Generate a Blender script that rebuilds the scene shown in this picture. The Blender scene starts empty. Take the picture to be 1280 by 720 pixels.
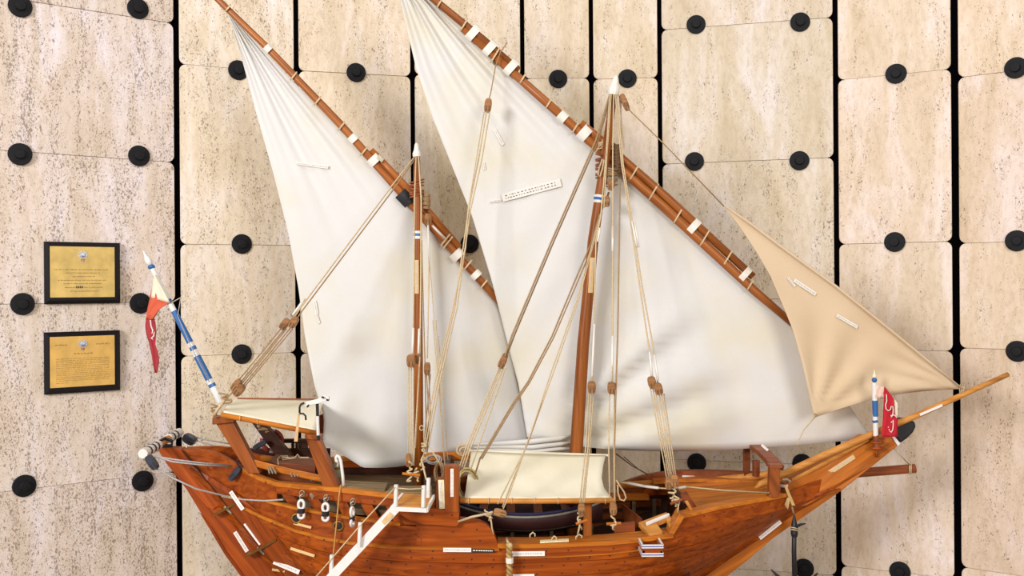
import bpy, bmesh, math, random
from mathutils import Vector, Matrix
from mathutils.bvhtree import BVHTree

# ------------------------------------------------------------------ camera, light, exposure
F, CZ, ROLL = 1155.0, 1.55, -0.007
CR, SR = math.cos(ROLL), math.sin(ROLL)
scene = bpy.context.scene
COL = scene.collection
cam = bpy.data.cameras.new('camera'); cam.sensor_width = 36.0; cam.lens = 36.0 * F / 1280.0
camo = bpy.data.objects.new('camera', cam); COL.objects.link(camo)
camo.matrix_world = Matrix(((CR, -SR, 0, 0), (0, 0, -1, 0), (SR, CR, 0, CZ), (0, 0, 0, 1)))
scene.camera = camo

world = bpy.data.worlds.new('hall_ambient'); scene.world = world; world.use_nodes = True
bg = world.node_tree.nodes['Background']
bg.inputs[0].default_value = (1.0, 0.985, 0.97, 1); bg.inputs[1].default_value = 0.46

def area(name, loc, target, sx, sy, power, col):
    l = bpy.data.lights.new(name, 'AREA'); l.shape = 'RECTANGLE'; l.size = sx; l.size_y = sy
    l.energy = power; l.color = col
    o = bpy.data.objects.new(name, l); COL.objects.link(o); o.location = loc
    d = Vector(target) - Vector(loc); o.rotation_euler = d.to_track_quat('-Z', 'Y').to_euler()
    return o
area('ceiling_lamp_left', (-4.4, -2.8, 3.3), (-0.3, 3.4, 1.0), 1.8, 1.5, 560, (0.985, 0.98, 0.995))
area('ceiling_lamp_middle', (0.4, 0.6, 5.6), (0.2, 3.4, 1.0), 2.6, 1.6, 70, (1.0, 0.98, 0.93))
area('ceiling_lamp_right', (2.8, -3.6, 2.9), (0.9, 3.4, 0.8), 2.4, 1.8, 230, (1.0, 0.94, 0.88))

vs = scene.view_settings
vs.view_transform = 'Standard'; vs.look = 'None'; vs.exposure = -0.27; vs.gamma = 1.0
vs.use_curve_mapping = False

# ------------------------------------------------------------------ helpers
random.seed(7)
def P(px, py, D):
    u = (px - 640.0) / F * D; v = (360.0 - py) / F * D
    return Vector((u * CR - v * SR, D, CZ + u * SR + v * CR))
def lin(r, g, b):
    def f(c):
        c /= 255.0
        return c / 12.92 if c <= 0.04045 else ((c + 0.055) / 1.055) ** 2.4
    return (f(r), f(g), f(b), 1.0)
def interp(tab, x):
    """smooth 1-D curve through (x, y) pairs (Hermite with limited slopes)"""
    if x <= tab[0][0]: return tab[0][1]
    if x >= tab[-1][0]: return tab[-1][1]
    n = len(tab)
    for i in range(n - 1):
        if x <= tab[i + 1][0]: break
    def sl(k):
        if k <= 0: return (tab[1][1] - tab[0][1]) / (tab[1][0] - tab[0][0])
        if k >= n - 1: return (tab[-1][1] - tab[-2][1]) / (tab[-1][0] - tab[-2][0])
        a = (tab[k][1] - tab[k-1][1]) / (tab[k][0] - tab[k-1][0]); b = (tab[k+1][1] - tab[k][1]) / (tab[k+1][0] - tab[k][0])
        if a * b <= 0: return 0.0
        return 2 * a * b / (a + b)
    x0, y0 = tab[i]; x1, y1 = tab[i + 1]; h = x1 - x0; t = (x - x0) / h
    m0, m1 = sl(i) * h, sl(i + 1) * h
    return (2*t**3-3*t*t+1)*y0 + (t**3-2*t*t+t)*m0 + (-2*t**3+3*t*t)*y1 + (t**3-t*t)*m1
def linp(tab, x):
    if x <= tab[0][0]: return tab[0][1]
    for i in range(len(tab) - 1):
        if x <= tab[i+1][0]:
            t = (x - tab[i][0]) / (tab[i+1][0] - tab[i][0]); return tab[i][1] + t * (tab[i+1][1] - tab[i][1])
    return tab[-1][1]
def curve(pts, t):
    """point on a polyline of tuples, t in 0..1 by index-length"""
    L = [0.0]
    for a, b in zip(pts, pts[1:]): L.append(L[-1] + math.dist(a[:2], b[:2]))
    s = t * L[-1]
    for i in range(len(pts) - 1):
        if s <= L[i+1] or i == len(pts) - 2:
            k = (s - L[i]) / max(1e-9, L[i+1] - L[i]); k = min(max(k, 0), 1)
            return tuple(a + (b - a) * k for a, b in zip(pts[i], pts[i+1]))

def set3(o, label=None, cat=None, group=None, kind=None):
    if label: o['label'] = label
    if cat: o['category'] = cat
    if group: o['group'] = group
    if kind: o['kind'] = kind
    return o
def thing(name, label, cat, loc, group=None, kind=None):
    o = bpy.data.objects.new(name, None); COL.objects.link(o); o.location = loc
    o.empty_display_size = 0.05
    return set3(o, label, cat, group, kind)
def root_loc(o):
    while o.parent: o = o.parent
    return o.location

class MB:
    def __init__(s): s.v = []; s.f = []; s.m = []; s.mi = 0
    def add(s, vs_, fs):
        b = len(s.v); s.v += [Vector(v) for v in vs_]
        for f in fs: s.f.append(tuple(b + i for i in f)); s.m.append(s.mi)
        return s
    def hexa(s, c):
        return s.add(c, [(0,1,2,3), (7,6,5,4), (0,4,5,1), (1,5,6,2), (2,6,7,3), (3,7,4,0)])
    def box(s, c, sx, sy, sz, R=None):
        c = Vector(c); o = []
        for z in (-1, 1):
            for x, y in ((-1,-1), (1,-1), (1,1), (-1,1)):
                d = Vector((x*sx/2, y*sy/2, z*sz/2)); o.append(c + (R @ d if R else d))
        return s.hexa(o)
    def slab(s, poly, vec):
        n = len(poly); vec = Vector(vec); a = [Vector(p) for p in poly]
        return s.add(a + [p + vec for p in a], [tuple(range(n)), tuple(range(2*n-1, n-1, -1))] +
                     [(i, n+i, n+(i+1) % n, (i+1) % n) for i in range(n)])
    def tube(s, pts, r, n=6, closed=False):
        pts = [Vector(p) for p in pts]; k = len(pts)
        rs = r if isinstance(r, (list, tuple)) else [r] * k
        up = None; rings = []
        for i in range(k):
            if closed: t = pts[(i+1) % k] - pts[i-1]
            else: t = pts[min(i+1, k-1)] - pts[max(i-1, 0)]
            t.normalize()
            if up is None: up = t.orthogonal().normalized()
            up = (up - t * up.dot(t)); up = up.normalized() if up.length > 1e-6 else t.orthogonal().normalized()
            w = t.cross(up)
            rings.append([pts[i] + (up * math.cos(2*math.pi*j/n) + w * math.sin(2*math.pi*j/n)) * rs[i] for j in range(n)])
        fs = []
        for i in range(k if closed else k - 1):
            a = i * n; b = ((i + 1) % k) * n
            for j in range(n): fs.append((a+j, a+(j+1) % n, b+(j+1) % n, b+j))
        if not closed:
            fs.append(tuple(range(n-1, -1, -1))); fs.append(tuple((k-1)*n + j for j in range(n)))
        return s.add([v for rg in rings for v in rg], fs)
    def lathe(s, base, axis, prof, n=16):
        ax = Vector(axis).normalized(); base = Vector(base)
        return s.tube([base + ax * d for d, r in prof], [max(r, 1e-4) for d, r in prof], n)
    def ell(s, c, rx, ry, rz, R=None, n=10, m=7):
        c = Vector(c); vs_ = []; fs = []
        for i in range(m + 1):
            a = math.pi * i / m
            for j in range(n):
                b = 2 * math.pi * j / n
                d = Vector((rx*math.sin(a)*math.cos(b), ry*math.sin(a)*math.sin(b), rz*math.cos(a)))
                vs_.append(c + (R @ d if R else d))
        for i in range(m):
            for j in range(n): fs.append((i*n+j, i*n+(j+1) % n, (i+1)*n+(j+1) % n, (i+1)*n+j))
        return s.add(vs_, fs)
    def grid(s, rows):
        n = len(rows[0]); vs_ = [v for r in rows for v in r]
        return s.add(vs_, [(i*n+j, i*n+j+1, (i+1)*n+j+1, (i+1)*n+j) for i in range(len(rows)-1) for j in range(n-1)])
    def loft(s, secs):
        """closed sections swept along, with end caps"""
        n = len(secs[0]); k = len(secs); vs_ = [v for r in secs for v in r]; fs = []
        for i in range(k - 1):
            for j in range(n): fs.append((i*n+j, i*n+(j+1) % n, (i+1)*n+(j+1) % n, (i+1)*n+j))
        fs.append(tuple(range(n-1, -1, -1))); fs.append(tuple((k-1)*n + j for j in range(n)))
        return s.add(vs_, fs)
    def build(s, name, mats, parent=None, smooth=False, bevel=0, solid=0, label=None, doubles=True):
        if not isinstance(mats, (list, tuple)): mats = [mats]
        me = bpy.data.meshes.new(name)
        if parent is not None: org = root_loc(parent)
        else:
            xs = [v.x for v in s.v]; ys = [v.y for v in s.v]; zs = [v.z for v in s.v]
            org = Vector(((min(xs)+max(xs))/2, (min(ys)+max(ys))/2, min(zs)))
        me.from_pydata([v - org for v in s.v], [], s.f)
        for m in mats: me.materials.append(m)
        for p, mi in zip(me.polygons, s.m): p.material_index = mi
        bm = bmesh.new(); bm.from_mesh(me)
        if doubles: bmesh.ops.remove_doubles(bm, verts=bm.verts, dist=1e-6)
        bmesh.ops.recalc_face_normals(bm, faces=bm.faces)
        for fc in bm.faces: fc.smooth = smooth
        bm.to_mesh(me); bm.free()
        o = bpy.data.objects.new(name, me); COL.objects.link(o)
        if parent is not None: o.parent = parent
        else: o.location = org
        if bevel:
            b = o.modifiers.new('bevel', 'BEVEL'); b.width = bevel; b.segments = 2; b.limit_method = 'ANGLE'; b.angle_limit = 0.7
        if solid:
            b = o.modifiers.new('solid', 'SOLIDIFY'); b.thickness = solid; b.offset = 0
        if label: o['label'] = label
        return o

# ------------------------------------------------------------------ materials
def newmat(name):
    m = bpy.data.materials.new(name); m.use_nodes = True; nt = m.node_tree
    return m, nt, nt.nodes['Principled BSDF']
def node(nt, t, **kw):
    n = nt.nodes.new(t)
    for k, v in kw.items(): setattr(n, k, v)
    return n
def ramp(nt, stops):
    r = node(nt, 'ShaderNodeValToRGB'); e = r.color_ramp.elements
    e[0].position, e[0].color = stops[0]; e[1].position, e[1].color = stops[-1]
    for p, c in stops[1:-1]:
        x = e.new(p); x.color = c
    return r
def plain(name, col, rough=0.6, metal=0.0, var=0.12, scale=60, bump=0.0):
    m, nt, b = newmat(name)
    tc = node(nt, 'ShaderNodeTexCoord'); nz = node(nt, 'ShaderNodeTexNoise'); nz.inputs['Scale'].default_value = scale
    nz.inputs['Detail'].default_value = 4
    nt.links.new(tc.outputs['Object'], nz.inputs['Vector'])
    c0 = tuple(x * (1 - var) for x in col[:3]) + (1,); c1 = tuple(min(1, x * (1 + var)) for x in col[:3]) + (1,)
    r = ramp(nt, [(0.3, c0), (0.7, c1)])
    nt.links.new(nz.outputs['Fac'], r.inputs[0]); nt.links.new(r.outputs[0], b.inputs['Base Color'])
    b.inputs['Roughness'].default_value = rough; b.inputs['Metallic'].default_value = metal
    if bump:
        bp = node(nt, 'ShaderNodeBump'); bp.inputs['Strength'].default_value = bump; bp.inputs['Distance'].default_value = 0.002
        nt.links.new(nz.outputs['Fac'], bp.inputs['Height']); nt.links.new(bp.outputs[0], b.inputs['Normal'])
    return m
def wood(name, light, dark, rot=(0, 0, 0), rough=0.38, vary=0.35, fine=1.0):
    """varnished wood, grain along local X turned by rot"""
    m, nt, b = newmat(name)
    tc = node(nt, 'ShaderNodeTexCoord'); oi = node(nt, 'ShaderNodeObjectInfo')
    mp = node(nt, 'ShaderNodeMapping', vector_type='TEXTURE'); mp.inputs['Rotation'].default_value = rot
    mp2 = node(nt, 'ShaderNodeMapping'); mp2.inputs['Scale'].default_value = (3.0*fine, 55*fine, 55*fine)
    ad = node(nt, 'ShaderNodeVectorMath', operation='ADD')
    nt.links.new(tc.outputs['Object'], mp.inputs[0]); nt.links.new(mp.outputs[0], mp2.inputs[0])
    nt.links.new(mp2.outputs[0], ad.inputs[0])
    sc = node(nt, 'ShaderNodeMath', operation='MULTIPLY'); sc.inputs[1].default_value = 37.0
    nt.links.new(oi.outputs['Random'], sc.inputs[0]); nt.links.new(sc.outputs[0], ad.inputs[1])
    nz = node(nt, 'ShaderNodeTexNoise'); nz.inputs['Scale'].default_value = 1.0; nz.inputs['Detail'].default_value = 6
    nz.inputs['Distortion'].default_value = 0.6
    nt.links.new(ad.outputs[0], nz.inputs['Vector'])
    r = ramp(nt, [(0.28, dark), (0.5, tuple((a+c)/2 for a, c in zip(light, dark))), (0.72, light)])
    nt.links.new(nz.outputs['Fac'], r.inputs[0])
    hs = node(nt, 'ShaderNodeHueSaturation')
    mr = node(nt, 'ShaderNodeMapRange'); mr.inputs[3].default_value = 1 - vary; mr.inputs[4].default_value = 1 + vary * 0.55
    nt.links.new(oi.outputs['Random'], mr.inputs[0]); nt.links.new(mr.outputs[0], hs.inputs['Value'])
    nt.links.new(r.outputs[0], hs.inputs['Color']); nt.links.new(hs.outputs[0], b.inputs['Base Color'])
    b.inputs['Roughness'].default_value = rough
    b.inputs['Specular IOR Level'].default_value = 0.22
    bp = node(nt, 'ShaderNodeBump'); bp.inputs['Strength'].default_value = 0.12; bp.inputs['Distance'].default_value = 0.002
    nt.links.new(nz.outputs['Fac'], bp.inputs['Height']); nt.links.new(bp.outputs[0], b.inputs['Normal'])
    return m
def cloth(name, col, stain, amount=0.3):
    m, nt, b = newmat(name)
    tc = node(nt, 'ShaderNodeTexCoord')
    n1 = node(nt, 'ShaderNodeTexNoise'); n1.inputs['Scale'].default_value = 3.2; n1.inputs['Detail'].default_value = 4
    n2 = node(nt, 'ShaderNodeTexNoise'); n2.inputs['Scale'].default_value = 420; n2.inputs['Detail'].default_value = 2
    for n in (n1, n2): nt.links.new(tc.outputs['Object'], n.inputs['Vector'])
    r = ramp(nt, [(0.42, col), (0.85, stain)]); nt.links.new(n1.outputs['Fac'], r.inputs[0])
    mx = node(nt, 'ShaderNodeMixRGB', blend_type='MULTIPLY'); mx.inputs[0].default_value = amount
    r2 = ramp(nt, [(0.35, (0.8, 0.8, 0.8, 1)), (0.65, (1, 1, 1, 1))]); nt.links.new(n2.outputs['Fac'], r2.inputs[0])
    nt.links.new(r.outputs[0], mx.inputs[1]); nt.links.new(r2.outputs[0], mx.inputs[2])
    nt.links.new(mx.outputs[0], b.inputs['Base Color']); b.inputs['Roughness'].default_value = 0.95
    b.inputs['Specular IOR Level'].default_value = 0.1
    bp = node(nt, 'ShaderNodeBump'); bp.inputs['Strength'].default_value = 0.15; bp.inputs['Distance'].default_value = 0.001
    nt.links.new(n2.outputs['Fac'], bp.inputs['Height']); nt.links.new(bp.outputs[0], b.inputs['Normal'])
    return m
def travertine():
    m, nt, b = newmat('travertine')
    L = nt.links.new
    tc = node(nt, 'ShaderNodeTexCoord'); oi = node(nt, 'ShaderNodeObjectInfo')
    sc = node(nt, 'ShaderNodeMath', operation='MULTIPLY'); sc.inputs[1].default_value = 53.0; L(oi.outputs['Random'], sc.inputs[0])
    ad = node(nt, 'ShaderNodeVectorMath', operation='ADD'); L(tc.outputs['Object'], ad.inputs[0]); L(sc.outputs[0], ad.inputs[1])
    def noise(scale, loc=(0, 0, 0), rot=(0, 0, 0), detail=3, rough=.5, dist=0.0):
        mp = node(nt, 'ShaderNodeMapping'); mp.inputs['Scale'].default_value = scale; mp.inputs['Location'].default_value = loc; mp.inputs['Rotation'].default_value = rot
        L(ad.outputs[0], mp.inputs[0])
        n = node(nt, 'ShaderNodeTexNoise'); n.inputs['Scale'].default_value = 1; n.inputs['Detail'].default_value = detail
        n.inputs['Roughness'].default_value = rough; n.inputs['Distortion'].default_value = dist
        L(mp.outputs[0], n.inputs['Vector']); return n.outputs['Fac']
    def math_(op, a, v):
        n = node(nt, 'ShaderNodeMath', operation=op); L(a, n.inputs[0])
        if isinstance(v, float): n.inputs[1].default_value = v
        else: L(v, n.inputs[1])
        return n.outputs[0]
    # slow clouded banding along the height, plus fine pale mottling
    rb = ramp(nt, [(0.30, lin(208, 190, 164)), (0.5, lin(223, 207, 189)), (0.68, lin(236, 225, 222))]); L(noise((7, 7, 1.7), detail=6, rough=.62, dist=.7), rb.inputs[0])
    rm = ramp(nt, [(0.30, (.80, .765, .72, 1)), (0.52, (1, 1, 1, 1)), (0.72, (1.05, 1.05, 1.06, 1))]); L(noise((60, 60, 26), (7, 1, 2), detail=5, rough=.7, dist=.4), rm.inputs[0])
    mm_ = node(nt, 'ShaderNodeMixRGB', blend_type='MULTIPLY'); mm_.inputs[0].default_value = .8; L(rb.outputs[0], mm_.inputs[1]); L(rm.outputs[0], mm_.inputs[2])
    tint = node(nt, 'ShaderNodeMixRGB', blend_type='MULTIPLY'); tint.inputs[0].default_value = 1
    L(mm_.outputs[0], tint.inputs[1]); L(oi.outputs['Color'], tint.inputs[2])
    # pits: two sizes of dark elongated holes, gathered in wandering bands; the slab's porosity is its object alpha
    al = math_('MULTIPLY', oi.outputs['Alpha'], 0.16)
    band = math_('MULTIPLY', noise((15, 15, 3.2), (3, 5, 9), (0, .12, 0), 4, .6, 1.2), 0.50)
    sh = math_('ADD', band, al)
    big = math_('ADD', noise((150, 150, 85), rot=(0, .4, 0), detail=2, rough=.5), sh)
    small = math_('ADD', noise((330, 330, 190), (4, 4, 4), (0, .4, 0), 2, .5), sh)
    r1 = ramp(nt, [(0.0, (0, 0, 0, 1)), (1.0, (1, 1, 1, 1))]); r1.color_ramp.elements[0].position = .955; r1.color_ramp.elements[1].position = .999
    mr1 = node(nt, 'ShaderNodeMapRange'); L(big, mr1.inputs[0]); mr1.inputs[1].default_value = .965; mr1.inputs[2].default_value = 1.03
    mr2 = node(nt, 'ShaderNodeMapRange'); L(small, mr2.inputs[0]); mr2.inputs[1].default_value = .945; mr2.inputs[2].default_value = 1.03
    nt.nodes.remove(r1)
    pit = math_('MAXIMUM', math_('MULTIPLY', mr1.outputs[0], 1.0), math_('MULTIPLY', mr2.outputs[0], .75))
    mx = node(nt, 'ShaderNodeMixRGB'); L(tint.outputs[0], mx.inputs[1]); mx.inputs[2].default_value = lin(112, 88, 64)
    L(math_('MULTIPLY', pit, .68), mx.inputs[0]); L(mx.outputs[0], b.inputs['Base Color'])
    b.inputs['Roughness'].default_value = 0.65; b.inputs['Specular IOR Level'].default_value = 0.2
    bp = node(nt, 'ShaderNodeBump', invert=True); bp.inputs['Strength'].default_value = 0.4; bp.inputs['Distance'].default_value = 0.003
    L(pit, bp.inputs['Height']); L(bp.outputs[0], b.inputs['Normal'])
    return m

TRAV = travertine()
BLACK = plain('black_rubber', lin(15, 14, 18), 0.65)
BLACK.node_tree.nodes['Principled BSDF'].inputs['Specular IOR Level'].default_value = 0.25
GAP = plain('dark_backing', lin(6, 4, 6), 1.0)
GAP.node_tree.nodes['Principled BSDF'].inputs['Specular IOR Level'].default_value = 0.0
ORANGE, DKOR = lin(190, 104, 34), lin(122, 56, 16)
W_HULL = wood('hull_teak', lin(182, 88, 22), lin(118, 46, 8), vary=0.2)
W_RAIL = wood('rail_teak', lin(206, 124, 38), lin(152, 78, 20), vary=0.12)
W_MAST = wood('mast_teak', lin(168, 96, 38), lin(120, 62, 20), rot=(0, math.pi/2, 0), vary=0.1)
W_YARD = wood('yard_teak', lin(174, 104, 50), lin(120, 64, 26), rot=(0, 0.735, 0), vary=0.18, rough=0.3)
W_POST = wood('post_teak', lin(168, 90, 36), lin(108, 52, 18), rot=(0, 1.1, 0), vary=0.15)
W_STEM = wood('stem_teak', lin(198, 114, 36), lin(146, 74, 18), rot=(0, -0.6, 0), vary=0.08)
W_STERN = wood('stern_teak', lin(174, 80, 20), lin(118, 46, 9), rot=(0, 0.9, 0), vary=0.15)
W_DARK = wood('dark_wood', lin(74, 38, 22), lin(40, 20, 12), vary=0.25)
W_RED = wood('red_wood', lin(150, 80, 42), lin(108, 52, 26), vary=0.12)
W_GREY = wood('dusty_planks', lin(150, 128, 92), lin(104, 84, 56), vary=0.2, rough=0.8)
W_DECK = wood('worn_deck', lin(112, 90, 62), lin(72, 56, 40), vary=0.2, rough=0.8)
W_PALE = wood('pale_wood', lin(214, 150, 74), lin(176, 108, 44), vary=0.1)
SAIL = cloth('sail_canvas', lin(216, 213, 209), lin(212, 201, 168), 0.25)
JIB = cloth('jib_canvas', lin(214, 190, 158), lin(202, 174, 138), 0.3)
AWN = cloth('awning_canvas', lin(238, 230, 206), lin(222, 212, 180), 0.4)
ROPE = plain('hemp_rope', lin(198, 174, 136), 0.9, var=0.25, scale=260, bump=0.6)
ROPE_B = plain('brown_rope', lin(158, 126, 88), 0.9, var=0.3, scale=260, bump=0.6)
ROPE_G = plain('grey_wire', lin(168, 160, 156), 0.6, var=0.3, scale=260, bump=0.5)
ROPE_D = plain('dark_rope', lin(104, 76, 50), 0.9, var=0.35, scale=200, bump=0.6)
WHITE = plain('white_paint', lin(222, 217, 211), 0.45, var=0.04)
TAPE = plain('white_tape', lin(224, 217, 206), 0.5, var=0.05)
BLUE = plain('blue_paint', lin(32, 94, 156), 0.35, var=0.06)
NAVY = plain('navy_paint', lin(70, 78, 150), 0.4, var=0.06)
RED = plain('red_flag_cloth', lin(184, 14, 34), 0.8, var=0.08)
REDF = plain('faded_red_cloth', lin(164, 46, 54), 0.85, var=0.1, scale=20)
ORNG = plain('orange_cloth', lin(200, 88, 58), 0.85, var=0.08, scale=20)
CREAM = plain('cream_cloth', lin(232, 218, 192), 0.9, var=0.05)
PAPER = plain('paper_strip', lin(234, 224, 216), 0.7, var=0.04)
TANP = plain('tan_paper_strip', lin(214, 178, 122), 0.7, var=0.05)
INK = plain('ink', lin(192, 184, 178), 0.8)
INKD = plain('dark_ink', lin(110, 104, 112), 0.8)
INKB = plain('brown_ink', lin(150, 116, 62), 0.8)
DARKP = plain('black_strip', lin(34, 28, 24), 0.5)
GOLD = plain('gold_plate', lin(204, 172, 96), 0.5, var=0.16, scale=26)
GOLD2 = plain('gold_plate_deep', lin(210, 166, 84), 0.5, var=0.13, scale=24)
FRAME = plain('black_lacquer', lin(16, 10, 14), 0.5)
FRAME.node_tree.nodes['Principled BSDF'].inputs['Specular IOR Level'].default_value = 0.2
SILVER = plain('silver', lin(190, 194, 204), 0.3, 0.5)
STEEL = plain('dull_steel', lin(168, 160, 140), 0.4, 0.6)
IRON = plain('black_iron', lin(36, 34, 38), 0.5, 0.3)
BRASS = plain('brass', lin(140, 100, 44), 0.4, 0.6)
BLOCKW = wood('block_wood', lin(170, 122, 78), lin(126, 84, 48), vary=0.15, fine=2)
BLOCKD = plain('dark_block', lin(44, 46, 58), 0.35, var=0.15)
FLOORM = plain('floor_stone', lin(150, 132, 112), 0.5, var=0.1, scale=5)

# ------------------------------------------------------------------ setting: stone wall and floor
FLOOR = 0.235
def mag(px): return 131.0 + 5.8e-5 * (px - 700.0) ** 2
def wallD(px): return 4.2 * 131.0 / mag(px)
bounds = [-190, -26, 222.5, 372.5, 517.5, 655.0, 741.0, 826.5, 1046.0, 1195.0, 1345.0, 1500]
WB = [P(b, 360, wallD(b)) for b in bounds]; WB = [Vector((p.x, p.y, 0)) for p in WB]
ZT = 3.6
back = MB()
for side in (0.030, 0.075):
    pass
prof = []
for i, w in enumerate(WB):
    t = (WB[min(i+1, len(WB)-1)] - WB[max(i-1, 0)]).normalized(); nrm = Vector((t.y, -t.x, 0))
    prof.append((w - nrm * 0.010, w - nrm * 0.12))
back.loft([[a + Vector((0, 0, FLOOR)), a + Vector((0, 0, ZT)), b + Vector((0, 0, ZT)), b + Vector((0, 0, FLOOR))] for a, b in prof])
wall = back.build('wall_back', GAP); set3(wall, kind='structure')
wall['label'] = 'dark backing wall seen in the joints between travertine slabs'

def facet(i):
    a, b = WB[i], WB[i+1]; t = (b - a); w = t.length; t.normalize(); n = Vector((t.y, -t.x, 0))
    return a, t, n, w
def wall_point(px, py, i=None):
    """world point where the view ray through a pixel meets the stone face"""
    if i is None:
        i = max(k for k in range(len(bounds) - 1) if bounds[k] <= px)
    a, t, n, w = facet(i); o = Vector((0, 0, CZ)); d = P(px, py, 1.0) - o
    k = (a - o).dot(n) / d.dot(n) if abs(d.dot(n)) > 1e-9 else 1
    # the facet is vertical: use horizontal components only
    k = ((a.x - 0) * n.x + (a.y - 0) * n.y) / (d.x * n.x + d.y * n.y)
    return o + d * k, t, n
joints = {0: [12, 196, 380, 606], 1: [11, 194.5, 379, 604], 2: [86, 306, 443, 724], 3: [92, 306, 440, 716], 4: [94, 305, 439, 712],
          5: [98, 305, 438, 708], 6: [98, 305, 438, 708], 7: [29.5, 201, 374, 578, 712], 8: [93, 303.5, 437.5, 715],
          9: [88, 302, 437, 719], 10: [80, 300, 437, 724]}
tints = {0: (.97, .965, 1.02, .74), 1: (.97, .965, 1.02, .74), 2: (1.0, .985, .93, .50), 3: (1.0, .98, .90, .44), 4: (1, .98, .90, .40), 5: (.98, .965, .88, .22),
         6: (.975, .955, .88, .22), 7: (.90, .89, .86, .40), 8: (.97, .925, .875, .30), 9: (.975, .91, .85, .32), 10: (.97, .90, .83, .35)}
def rrect(x0, x1, z0, z1, r, k=4):
    pts = []
    for cx, cz, a0 in ((x1-r, z1-r, 0), (x0+r, z1-r, 90), (x0+r, z0+r, 180), (x1-r, z0+r, 270)):
        for j in range(k + 1):
            a = math.radians(a0 + 90 * j / k); pts.append((cx + r*math.cos(a), cz + r*math.sin(a)))
    return pts
rng = random.Random(3)
for i in range(len(bounds) - 1):
    a, t, n, w = facet(i)
    gl = 0.0112 if i in (2, 8, 9, 1, 10, 0) else 0.0098
    if i in (9,): gl = 0.0135
    x0, x1 = gl, w - (0.0135 if i == 8 else gl)
    midpx = (bounds[i] + bounds[i+1]) / 2
    zs = [wall_point(midpx, y, i)[0].z for y in joints[i]]
    lv = [ZT] + zs + [FLOOR]
    for k in range(len(lv) - 1):
        zt, zb = lv[k], lv[k+1]
        if zt - zb < 0.02: continue
        jo = rng.uniform(-0.0015, 0.0015)
        p = MB()
        def ring(off, dep, r):
            return [a + t * x + Vector((0, 0, z)) - n * dep for x, z in rrect(x0+off, x1-off, zb+0.0005+off*.5, zt-0.0005-off*.5, r)]
        r0 = ring(0, 0.028, 0.026); r1 = ring(0, 0.0018 + jo, 0.026); r2 = ring(0.0016, 0.0 + jo, 0.0255)
        m = len(r0)
        p.add(r0 + r1 + r2, [(j, (j+1) % m, m+(j+1) % m, m+j) for j in range(m)] +
              [(m+j, m+(j+1) % m, 2*m+(j+1) % m, 2*m+j) for j in range(m)] + [tuple(range(2*m, 3*m)), tuple(range(m-1, -1, -1))])
        o = p.build('stone_panel', TRAV, wall)
        q = tints[i]; v = rng.uniform(0.965, 1.02)
        o.color = (q[0]*v, q[1]*v*rng.uniform(.99, 1.01), q[2]*v*rng.uniform(.975, 1.015), q[3] + rng.uniform(-.12, .12))
fl = MB(); fl.box((0, 2.0, FLOOR - 0.05), 9, 7, 0.1)
set3(fl.build('floor', FLOORM), kind='structure')

# round bolts holding the slabs
def make_bolt_meshes():
    w = MB(); w.lathe((0, 0, 0), (0, -1, 0), [(0, .0415), (.006, .0420), (.0085, .040), (.0105, .034), (.0085, .024), (.0085, .0001)], 24)
    h = MB(); h.lathe((0, 0, 0), (0, -1, 0), [(.006, .0195), (.018, .0190), (.0215, .0165), (.0225, .0001)], 6 * 2)
    out = []
    for b, nm in ((w, 'washer'), (h, 'bolt_head')):
        me = bpy.data.meshes.new(nm); me.from_pydata(b.v, [], b.f); me.materials.append(BLACK)
        bm = bmesh.new(); bm.from_mesh(me); bmesh.ops.recalc_face_normals(bm, faces=bm.faces); bm.to_mesh(me); bm.free()
        out.append((nm, me))
    return out
BM_ = make_bolt_meshes()
bolt_list = [
 (25, 8, 'black round wall bolt in the top left corner of the picture'),
 (172, 11, 'black round wall bolt at the top, just left of the leftmost dark joint'),
 (25, 193, 'black round wall bolt at the left edge, well above the two plaques'),
 (173.5, 195, 'black round wall bolt above and right of the upper plaque'),
 (28, 380, 'black round wall bolt left of the plaques, at the upper plaque\'s bottom'),
 (175, 379, 'black round wall bolt behind the drooping flag at the stern'),
 (30, 607, 'black round wall bolt at the lower left, far below the plaques'),
 (178, 601, 'black round wall bolt below the taped rudder bar'),
 (297.5, 88, 'black round wall bolt touching the upper left edge of the mizzen sail'),
 (302, 305, 'black round wall bolt left of the mizzen sail, upper of two in its slab column'),
 (302, 442.5, 'black round wall bolt beside the paired backstay blocks, above the poop awning'),
 (445, 91, 'black round wall bolt between the two sails, above the mizzen yard'),
 (587, 305, 'black round wall bolt half hidden by the main sail edge, above the mizzen yard end'),
 (697.5, 99, 'black round wall bolt above the main yard, left of the main masthead'),
 (784, 98.5, 'black round wall bolt touching the white main masthead'),
 (870, 31, 'black round wall bolt right of the main mast, upper left of a group of four'),
 (1000, 28, 'black round wall bolt right of the main mast, upper right of a group of four'),
 (868, 202, 'black round wall bolt near the jib halyard, lower left of a group of four'),
 (999, 201, 'black round wall bolt above the jib, lower right of a group of four'),
 (871, 578, 'black round wall bolt seen under the main sail foot'),
 (1003, 579, 'black round wall bolt partly hidden behind the bowsprit heel'),
 (1120, 92.5, 'black round wall bolt at upper right, alone in its slab column near the top'),
 (1118.5, 302.5, 'black round wall bolt directly above the sloping edge of the jib'),
 (1270, 85, 'black round wall bolt at the right edge, uppermost of three'),
 (1271, 301, 'black round wall bolt at the right edge, middle of three'),
 (1272, 439, 'black round wall bolt at the right edge above the bowsprit tip'),
 (1005, 710, 'black round wall bolt right beside the hanging anchor shank'),
 (1125, 714, 'black round wall bolt at the bottom edge, below the boom under the prow')]
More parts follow.
